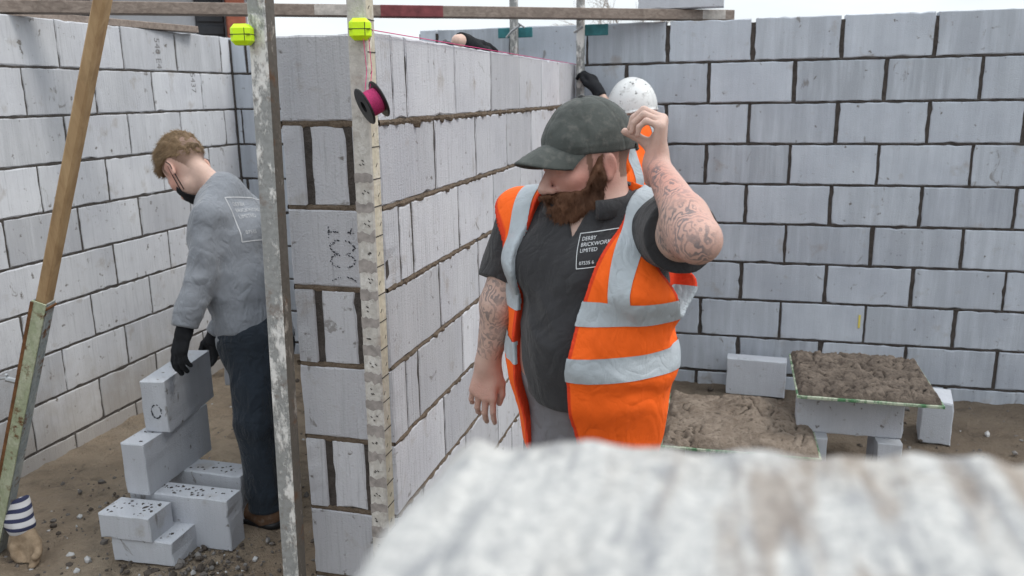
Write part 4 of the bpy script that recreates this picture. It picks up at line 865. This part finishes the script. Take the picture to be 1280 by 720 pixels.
    # hi-vis vest: open front, big armholes, tape sewn on
    def vest(p):
        rel = p - base; s_ = rel @ S; f_ = rel @ F; z_ = p[:, 2]; flare = .030 * np.exp(-((z_ - 1.20) / .07) ** 2) * np.clip((s_ - .10) * 14, 0, 1) + 0 * np.clip((1.05 - z_) * .075, 0, .02) + .012 * np.clip((s_ - .05) * 6, 0, 1) * np.clip((1.25 - z_) * 5, 0, 1)
        d = smin(vt(p, .021), cap(p, Lp(.185, -.01, 1.336), Lp(-.187, -.01, 1.333), .087, .087), .02) - flare + (folds(p, .003, 90, .8, (1, 1, .45)) + crease(p, .015, 92, .8, (1, 1, .4))) * np.clip((1.40 - z_) * 7, .3, 1) + .003 * np.sin(z_ * 34 + 8 * s_ + 4 * vnoise(p, 5, 8))
        sl = np.interp(z_, [.80, .9, 1.03, 1.16, 1.27, 1.36, 1.44], [.036, .032, .032, .052, .082, .112, .125]); sr = np.interp(z_, [.8, 1.0, 1.16, 1.27, 1.36, 1.44], [-.118, -.128, -.132, -.130, -.118, -.100]); op = np.maximum(sr - s_, s_ - sl); op = np.where(f_ > -.03, -op, -1); d = smax(d, op, .003)
        d = smax(d, -(np.sqrt((s_ / .088) ** 2 + ((f_ + .02) / .088) ** 2) - 1) * .07 - np.clip(1.37 - z_, 0, 1) * 3, .004); d = smax(d, np.maximum(.775 - z_, z_ - 1.455), .004)
        for sg in (1, -1):
            hole = np.sqrt(((f_ + .005) / .088) ** 2 + ((z_ - 1.268) / .122) ** 2) - 1; d = smax(d, -np.maximum(hole * .09, (.182 - sg * s_)), .004)
        return d
    def bound(p):
        rel = p - base; s_ = rel @ S; f_ = rel @ F; z_ = p[:, 2]; sl = np.interp(z_, [.80, .9, 1.03, 1.16, 1.27, 1.36, 1.44], [.036, .032, .032, .052, .082, .112, .125]); sr = np.interp(z_, [.8, 1.0, 1.16, 1.27, 1.36, 1.44], [-.118, -.128, -.132, -.130, -.118, -.100]); e = np.minimum(np.abs(s_ - sl), np.abs(s_ - sr)) + np.where(f_ < 0, 1, 0)
        for sg in (1, -1):
            hole = np.sqrt(((f_ + .005) / .088) ** 2 + ((z_ - 1.268) / .122) ** 2) - 1; e = np.minimum(e, np.abs(np.maximum(hole * .09, .182 - sg * s_)))
        return np.clip(1.5 - e / .010, 0, 1)
    vs, (vv, vq_) = sdf_mesh('hi_vis_vest', vest, base + (-.36, -.36, .72), base + (.36, .36, 1.52), .0042, M['orange_bound'], b, {'edge': bound})
    out = lambda c: (vt(c, 0) > .012)
    for (z0, z1) in ((1.140, 1.195), (1.012, 1.068)): slice_part('reflective_band', vv, vq_, [((0, 0, z0), (0, 0, -1)), ((0, 0, z1), (0, 0, 1))], .0022, M['tape'], vs, out)
    for (s0, s1) in ((.118, .168), (-.172, -.122)): slice_part('reflective_band', vv, vq_, [(Lp(s0, 0, 0), -S), (Lp(s1, 0, 0), S), ((0, 0, 1.193), (0, 0, -1))], .0024, M['tape'], vs, out)
vest_man()

# --- generic clothed worker built round given joints
def worker(label, J, garments, hcfg, hands, top_mat, hs_=1.0):
    """J: joints; F, S body directions"""
    pel, chest, nb = J['pelvis'], J['chest'], J['neck']; F, S = J['F'], J['S']; up1 = unit(chest - pel); hc, Hm = hcfg[:2]; sc = hcfg[2] if len(hcfg) > 2 else 1.0; root = empty('person', (pel[0], pel[1], GZ), label, 'person')
    sL, sR = J['shL'], J['shR']
    def torso(p, o):
        d = ecap(p, pel - UPZ * .02, pel * .45 + chest * .55, .112 + o, .108 + o, S, 1.35); d = smin(d, ecap(p, pel * .45 + chest * .55, chest, .108 + o, .115 + o, S, 1.42), .05); d = smin(d, ecap(p, chest, nb * .8 + chest * .2, .112 + o, .075 + o, S, 1.55), .05)
        d = smin(d, cap(p, sL, nb, .060 + o, .055 + o), .05); return smin(d, cap(p, sR, nb, .060 + o, .055 + o), .05)
    arm = lambda p, s, o, r=1: chain(p, [J['sh' + s], J['el' + s], J['wr' + s]], [.056 * r + o, .045 * r + o, .030 * r + o], .02)
    leg = lambda p, s, o, lo=1.0: chain(p, [J['hip' + s], J['kn' + s], J['an' + s]], [.088 + o, .062 + o, .046 + o * lo], .03)
    nk = lambda p: cap(p, nb - (hc - nb) * .1, hc + Hm @ np.array((0, -.03, -.05)), .050, .048)
    hf_ = {s: hand_f(*hands[s][1:3]) for s in hands}
    def body(p):
        d = smin(torso(p, -.012), np.minimum(leg(p, 'L', -.008), leg(p, 'R', -.008)), .04); d = smin(d, np.minimum(arm(p, 'L', -.002, .80), arm(p, 'R', -.002, .80)), .03); d = smin(d, nk(p), .025); d = smin(d, local(p, head_f, hc, Hm, .24, sc), .02)
        for s in hands: d = smin(d, local(p, hf_[s], J['wr' + s], hands[s][0], .26), .012)
        return d
    allj = np.array([v for k, v in J.items() if k not in ('F', 'S', 'hem', 'toeL', 'toeR', 'hem_n', 'sleeve')] + [hc]); lo = allj.min(0) - .24; hi = allj.max(0) + .24; lo[2] = GZ - .02
    def flush(p):
        q = (p - hc) @ Hm / sc; return np.clip(.8 * np.exp(-(((q[:, 1] - .07) / .06) ** 2 + ((q[:, 2] + .02) / .05) ** 2)) + .8 * np.exp(-(((np.abs(q[:, 0]) - .08) / .02) ** 2 + (q[:, 1] / .04) ** 2 + (q[:, 2] / .05) ** 2)), 0, 1)
    def hairline(p):
        q = (p - hc) @ Hm / sc; ear = (np.abs(q[:, 1] + .010) < .032) & (q[:, 2] < .030); m = np.clip((q[:, 2] - np.where(q[:, 1] < -.03, -.075 - .2 * (q[:, 1] + .03), -.01)) / .045, 0, .75) * (q[:, 1] < .040) * (np.abs(q).max(1) < .14) * (np.abs(q[:, 0]) < .081); return np.where(ear, 0, m) * garments.get('fade', 0)
    z0 = lambda p: np.zeros(len(p)); b, vq = sdf_mesh('body', body, lo, hi, .0055 * hs_, M['skin_pale'], root, {'tattoo': z0, 'flush': flush, 'hair': hairline})
    for s in (-1, 1):
        c = hc + sc * Hm @ np.array((s * .031, .0845, .003)); e = MB(); e.lathe(c, Hm[:, 1], [(-.009, .001), (-.006, .0075), (0, .0098), (.006, .0075), (.0095, .002)], 12); e.build('eye', M['eye'], b, True)
    res_ = {'root': root, 'body': b}
    def top(p):
        d = torso(p, .016); hn = J.get('hem_n', up1); hem = (p - (pel + up1 * J.get('hem', -.02))) @ hn; d = smax(d, -hem, .012)
        for s in 'LR':
            a = chain(p, [J['sh' + s], J['el' + s], J['wr' + s]], [.068, .060, .046], .02); ax = unit(J['wr' + s] - J['el' + s]); a = smax(a, (p - (J['wr' + s] - ax * J.get('sleeve', .015))) @ ax, .006)
            a = a + crease(p, .016, 100 + ord(s), .9, (1, 1, .8)); d = smin(d, a, .03)
        rib = np.abs(hem - .03) - .03; d = smax(d, -(np.abs(hem - .062) - .004), .004) * 1 if False else d + .005 * np.exp(-((hem - .06) / .006) ** 2) - .002 * np.clip(1 - hem / .06, 0, 1)
        d = smax(d, -cap(p, nb - (hc - nb) * .0, hc, .068, .05), .006) if J.get('crew', True) else d
        return d + crease(p, .014, 120, .7, (1, 1, .7)) + folds(p, .0035, 130)
    t, tvq = sdf_mesh(garments['top'], top, lo, hi, .0058 * hs_, top_mat, b); res_['top'] = (t, tvq)
    def trs(p):
        d = smin(np.minimum(leg(p, 'L', .020, 1.2), leg(p, 'R', .020, 1.2)), ecap(p, pel - UPZ * .05, pel + up1 * .05, .118, .115, S, 1.35), .05); d = smax(d, (p - (pel + up1 * .08)) @ up1, .006); d = smax(d, GZ + .075 - p[:, 2], .01)
        return d + crease(p, .020, 140, .8, (1, 1, .55)) * np.clip(1.1 - (p[:, 2] - .3), .4, 1) + folds(p, .004, 150) + .004 * np.sin(p[:, 2] * 70) * np.clip((.16 - p[:, 2]) * 6, 0, 1)
    lo2 = lo.copy(); hi2 = hi.copy(); hi2[2] = pel[2] + .2; sdf_mesh('trousers', trs, lo2, hi2, .007 * hs_, garments['trouser_mat'], b)
    boots(b, [(J['anL'] , J['toeL']), (J['anR'], J['toeR'])], M['boot'])
    for s in hands:
        if not garments.get('gloves', True): break
        w_ = J['wr' + s]; Rm_ = hands[s][0]; gl = hand_f(hands[s][1], hands[s][2], .0035); ax = Rm_[:, 0]
        def glove(p): 
            d = local(p, gl, w_, Rm_, .26); return smin(smax(d, -(p - w_) @ ax - garments.get('cuff', .035), .004), smax(cap(p, w_ - ax * .04, w_ + ax * .02, .034, .031), -(p - w_) @ ax - garments.get('cuff', .045), .004), .01) + folds(p, .002, 160, 2)
        sdf_mesh('glove', glove, w_ - .24, w_ + .24, .0045, M['glove'], b)
    res_.update(sc=sc, hc=hc, Hm=Hm, torso=torso); return res_
def headframe(fwd, up_hint): f_ = unit(fwd); u_ = np.array(up_hint, float); l = unit(np.cross(u_, f_)); return np.stack([l, f_, np.cross(l, f_) * (1 if np.cross(l, f_) @ u_ > 0 else -1)], 1)

# --- man in the grey sweatshirt stooping over the stack
def grey_man():
    F = unit(np.array([-.90, .30, 0])); S = np.array([-F[1], F[0], 0]); S = S if S[1] < 0 else -S
    J = dict(F=F, S=S, pelvis=W(320, 418, 3.50), chest=W(294, 298, 3.50), neck=W(276, 242, 3.50), shL=W(262, 274, 3.36), shR=W(304, 264, 3.66), elL=W(250, 348, 3.30), wrL=W(231, 412, 3.28), elR=W(290, 345, 3.82), wrR=W(268, 420, 3.86), hipL=W(313, 432, 3.43), hipR=W(332, 432, 3.60), knL=W(322, 530, 3.40), knR=W(340, 530, 3.58), anL=W(334, 640, 3.44), anR=W(356, 632, 3.62), hem=-.03, hem_n=unit(UPZ + .12 * F))
    J['toeL'] = unit(np.array([-.97, .1, 0])); J['toeR'] = unit(np.array([-.9, .4, 0]))
    hcen = W(233, 209, 3.50); hd = headframe(F * .52 - UPZ * .82 - S * .02, F * .80 + UPZ * .55)
    hx = unit(W(221, 452, 3.27) - J['wrL']); hL = frame(hx, unit(S * -.75 + UPZ * -.2)); 
    if hL[:, 2] @ F < 0: hL[:, 2] *= -1
    hxR = unit(F * .3 - UPZ); hR = frame(hxR, S)
    if hR[:, 2] @ F < 0: hR[:, 2] *= -1
    cu = [(.25, .35, .2), (.25, .4, .25), (.3, .45, .25), (.35, .45, .3)]
    r = worker('stooping man in a grey sweatshirt and navy joggers, black glove on the top block', J, dict(top='sweatshirt', trouser_mat=M['navy'], fade=1), (hcen, hd, 1.09), {'L': (hL, cu, THUMB_REST), 'R': (hR, cu, THUMB_REST)}, M['sweat'])
    b, hc, Hm = r['body'], r['hc'], r['Hm'] * r['sc']; Hr = r['Hm']; sc = r['sc']
    def hair(q):
        d = head_f(q) - .001 - .011 * np.clip((q[:, 2] - .02) / .07, 0, 1); d = smin(d, ell(q, (0, .028, .088), (.066, .080, .046)), .02); d = smax(d, -(q[:, 2] - (.030 + np.where(q[:, 1] < -.03, (q[:, 1] + .03) * 1.0, (q[:, 1] + .03) * .3))), .004)
        return smax(d, q[:, 1] - .092, .01) + .007 * vnoise(q * np.array((1, .5, 1)), 75, 61) + .003 * vnoise(q, 40, 62)
    h, (hv, hq) = sdf_mesh('hair', lambda p: local(p, hair, hc, Hr, .26, sc), hc - .2, hc + .2, .004, M['hair_blond'], b)
    st = MB(); strands(st, hv, vnormals(hv, hq), 5500, .018, lambda p, n: Hr[:, 1] * .8 + Hr[:, 2] * .2, .0008, .75); st.build('hair_strand', M['hair_light'], h)
    mk = MB(); X = lambda x, y, z: hc + Hm @ np.array((x, y, z))
    mks = []
    for s in (-1, 1): mk = MB(); mks.append(mk); mk.tube([X(s * .083, -.022, .018), X(s * .080, .0, -.018), X(s * .064, .040, -.06), X(s * .052, .062, -.080)], .0022, 5); mk.tube([X(s * .083, -.022, .018), X(s * .087, -.03, -.01), X(s * .080, -.01, -.038), X(s * .060, .035, -.088)], .0022, 5)
    def mf(q): d = smax(np.abs(head_f(q) - .006) - .003, np.maximum(np.maximum(q[:, 2] + .052, -(q[:, 2] + .145)), .045 - q[:, 1]), .004); return smin(d, ell(q, (0, .075, -.10), (.036, .022, .026)), .01)
    msk, _ = sdf_mesh('face_mask', lambda p: local(p, mf, hc, Hr, .24, sc), hc - .19, hc + .19, .004, M['mask'], b); [mk.build('ear_loop', M['mask'], msk, True) for mk in mks]
    t, (tv, tq) = r['top']; up1 = unit(J['neck'] - J['pelvis']); ray = unit(F * .93 + S * -.0 - UPZ * .25); ex = -S; ey = unit(up1 - ray * (up1 @ ray)); ex = unit(np.cross(ey, -ray)); ex = ex if ex @ rh > 0 else -ex
    org = W(291, 306, 3.40); org = org - ray * .12
    printed(t, tv, tq, org, ex, ey, ray, [('DERBY', .022, .155, .024), ('BRICKWORK', .022, .127, .024), ('LIMITED', .022, .099, .024), ('07535', .022, .030, .022)], 0, [(0.0, .0, .26, 0, .0045), (0, .195, .26, .195, .0045), (0, 0, 0, .195, .0045)], M['print_faded'])
grey_man()

# --- man in a white hard hat at the far corner, hand on the corner post
def hat_man():
    F = unit(-rh * .80 + ah * .6); S = np.array([-F[1], F[0], 0]); b0 = W(787, 300, 4.45); b0[2] = 0; at = lambda s, f, z: b0 + S * s + F * f + UPZ * z
    J = dict(F=F, S=S, pelvis=at(0, 0, .86), chest=at(0, .02, 1.20), neck=at(0, .03, 1.44), shL=at(.18, .02, 1.40), shR=at(-.18, .02, 1.40), sleeve=.12, elL=W(772, 150, 4.52), wrL=W(747, 113, 4.58), elR=at(-.26, .1, 1.10), wrR=at(-.2, .28, 1.18), hipL=at(.09, 0, .84), hipR=at(-.09, 0, .84), knL=at(.10, .03, .42), knR=at(-.10, .03, .42), anL=at(.11, 0, .01), anR=at(-.11, 0, .01), toeL=F, toeR=F)
    hc = W(789, 143, 4.52); Hm = headframe(F * .95 - UPZ * .15, UPZ); hx = unit(W(735, 88, 4.62) - J['wrL']); hL = frame(hx, unit(-rh * .4 + ah * .4 - UPZ * .3)); hR = frame(F, UPZ)
    cu = [(.5, .8, .5), (.5, .8, .5), (.55, .8, .5), (.6, .8, .5)]
    r = worker('worker in a white hard hat reaching to the steel post in the far corner', J, dict(top='jumper', trouser_mat=M['navy']), (hc, Hm), {'L': (hL, cu, THUMB_REST), 'R': (hR, cu, THUMB_REST)}, M['polo'], 1.5); b = r['body']; torso = r['torso']
    def hat(q):
        d = ell(q, (0, -.012, .040), (.118, .140, .150)); d = smax(d, -(q[:, 2] - .000), .006); d = smin(d, smax(ell(q, (0, -.012, .040), (.125, .146, .157)), np.abs(q[:, 0]) - .018, .006), .006); d = smax(d, -(q[:, 2] - .0), .004); d = smin(d, smax(ell(q, (0, .008, .006), (.130, .165, .02)), np.abs(q[:, 2] - .004) - .004, .003), .008); return smin(d, smax(ell(q, (0, .060, .0), (.090, .140, .016)), -(q[:, 1] - .05), .006), .006)
    h, _ = sdf_mesh('hard_hat', lambda p: local(p, hat, hc, Hm, .28), hc - .24, hc + .26, .0055, M['white_hat'], b); stp = MB()
    X = lambda x, y, z: hc + Hm @ np.array((x, y, z))
    for s in (-1, 1): stp.tube([X(s * .09, -.02, .03), X(s * .082, .0, -.03), X(s * .06, .03, -.09), X(0, .05, -.125)], .006, 6)
    sm_ = MB(); 
    for k in range(9):
        a, e = rng.uniform(-.9, .9), rng.uniform(.3, 1.1); p_ = np.array((.109 * math.cos(e) * math.sin(a + 1.2), -.012 - .133 * math.cos(e) * math.cos(a + 1.2) * .6, .050 + .109 * math.sin(e)))
    stp.build('chin_strap', M['black_plastic'], h, True)
    def vest(p):
        rel = p - b0; s_, f_, z_ = rel @ S, rel @ F, p[:, 2]; d = torso(p, .030) + folds(p, .006, 170); d = smax(d, np.maximum(.78 - z_, z_ - 1.50), .005)
        for sg in (1, -1): d = smax(d, -np.maximum((np.sqrt((f_ / .09) ** 2 + ((z_ - 1.32) / .12) ** 2) - 1) * .09, .15 - sg * s_), .004)
        return smax(d, -cap(p, J['neck'], hc, .066, .06), .004)
    v, (vv, vq) = sdf_mesh('hi_vis_vest', vest, b0 + (-.36, -.36, .7), b0 + (.36, .36, 1.55), .007, M['orange'], b); out = lambda c: torso(c, 0) > .015
    for (z0, z1) in ((1.10, 1.15), (.97, 1.02)): slice_part('reflective_band', vv, vq, [((0, 0, z0), (0, 0, -1)), ((0, 0, z1), (0, 0, 1))], .003, M['tape'], v, out)
    for (s0, s1) in ((.09, .14), (-.14, -.09)): slice_part('reflective_band', vv, vq, [(at(s0, 0, 0), -S), (at(s1, 0, 0), S), ((0, 0, 1.15), (0, 0, -1))], .003, M['tape'], v, out)
hat_man()

# --- worker beyond the thick wall: only the gloved forearm shows over its top
def hidden_man():
    F = unit(np.array([.9, .25, 0])); S = np.array([-F[1], F[0], 0]); b0 = np.array([-.72, -1.72, 0.]); at = lambda s, f, z: b0 + S * s + F * f + UPZ * z
    J = dict(F=F, S=S, sleeve=.045, pelvis=at(0, 0, .82), chest=at(0, .04, 1.12), neck=at(0, .08, 1.31), shL=at(.18, .06, 1.27), shR=at(-.18, .06, 1.27), elL=np.array([-.42, -1.93, 1.60]), wrL=np.array([-.13, -1.75, 1.843]), elR=at(-.26, .12, 1.02), wrR=at(-.2, .28, 1.1), hipL=at(.09, 0, .80), hipR=at(-.09, 0, .80), knL=at(.10, .03, .40), knR=at(-.10, .03, .40), anL=at(.11, 0, .01), anR=at(-.11, 0, .01), toeL=F, toeR=F)
    J['shL'] = at(-.10, .10, 1.30); J['shL'], J['shR'] = np.array([-.62, -1.90, 1.29]), np.array([-.70, -1.54, 1.27])
    hc = at(0, .12, 1.47); Hm = headframe(F - UPZ * .3, UPZ); hx = unit(np.array([-.045, -1.50, 1.822]) - J['wrL']); hL = frame(hx, -UPZ + 0 * F)
    if hL[:, 2] @ RT < 0: hL[:, 2] *= -1
    cu = [(.1, .2, .1), (.1, .2, .1), (.12, .2, .1), (.15, .2, .1)]; hR = frame(F, UPZ)
    r = worker('worker hidden behind the thick wall, black gloved hand laid on its top', J, dict(top='jumper', trouser_mat=M['navy'], cuff=.010), (hc, Hm), {'L': (hL, cu, THUMB_REST), 'R': (hR, cu, THUMB_REST)}, M['polo'], 1.4)
    def beanie(q): d = smin(head_f(q) - .010, ell(q, (0, -.012, .060), (.082, .102, .082)), .02); return smax(d, -(q[:, 2] - (.030 + .15 * q[:, 1])), .006) + .002 * vnoise(q, 60, 201)
    sdf_mesh('knit_hat', lambda p: local(p, beanie, hc, Hm, .24), hc - .19, hc + .19, .006, M['mask'], r['body'])
hidden_man()

# --- striped rigger glove dropped at the foot of the leaning prop
def rigger_glove():
    c = np.array([-1.70, -2.58, .045]); root = empty('work_glove', (c[0], c[1], GZ), 'tan leather work glove with striped cuff by the foot of the leaning prop', 'glove'); x = unit(rh * .42 - UPZ * .80 - ah * .25); fr = frame(x, -ah); 
    cu = [(.35, .4, .2), (.3, .4, .2), (.35, .45, .25), (.4, .5, .3)]; f = hand_f(cu, THUMB_REST, .008)
    g = G('tan_leather'); n = g.noise(30, 5, .6); m = g.out(g.mix(g.rng(n, .3, .7), (.20, .145, .095), (.34, .26, .18)), .9, g.bump(n, .004))
    sdf_mesh('leather_palm', lambda p: np.maximum(local(p, f, c, fr, .27), GZ + .006 - p[:, 2]), c - .27, c + .27, .005, m, root)
    g = G('striped_cotton'); wv = g.n('ShaderNodeTexWave', wave_type='BANDS', bands_direction='Z'); wv.inputs['Scale'].default_value = 9; wv.inputs['Distortion'].default_value = .6; g.l(g.tc.outputs['Object'], wv.inputs['Vector']); m2 = g.out(g.mix(g.rng(wv.outputs['Fac'], .55, .65), (.52, .52, .54), (.035, .04, .085)), .95)
    def cuff(p): return smax(ecap(p, c - x * .095, c - x * .005, .058, .046, fr[:, 2], 1.2), -(p - (c - x * .10)) @ x, .006) + folds(p, .006, 190, 1.4)
    sdf_mesh('cuff', cuff, c - .22, c + .2, .0055, m2, root)
rigger_glove()
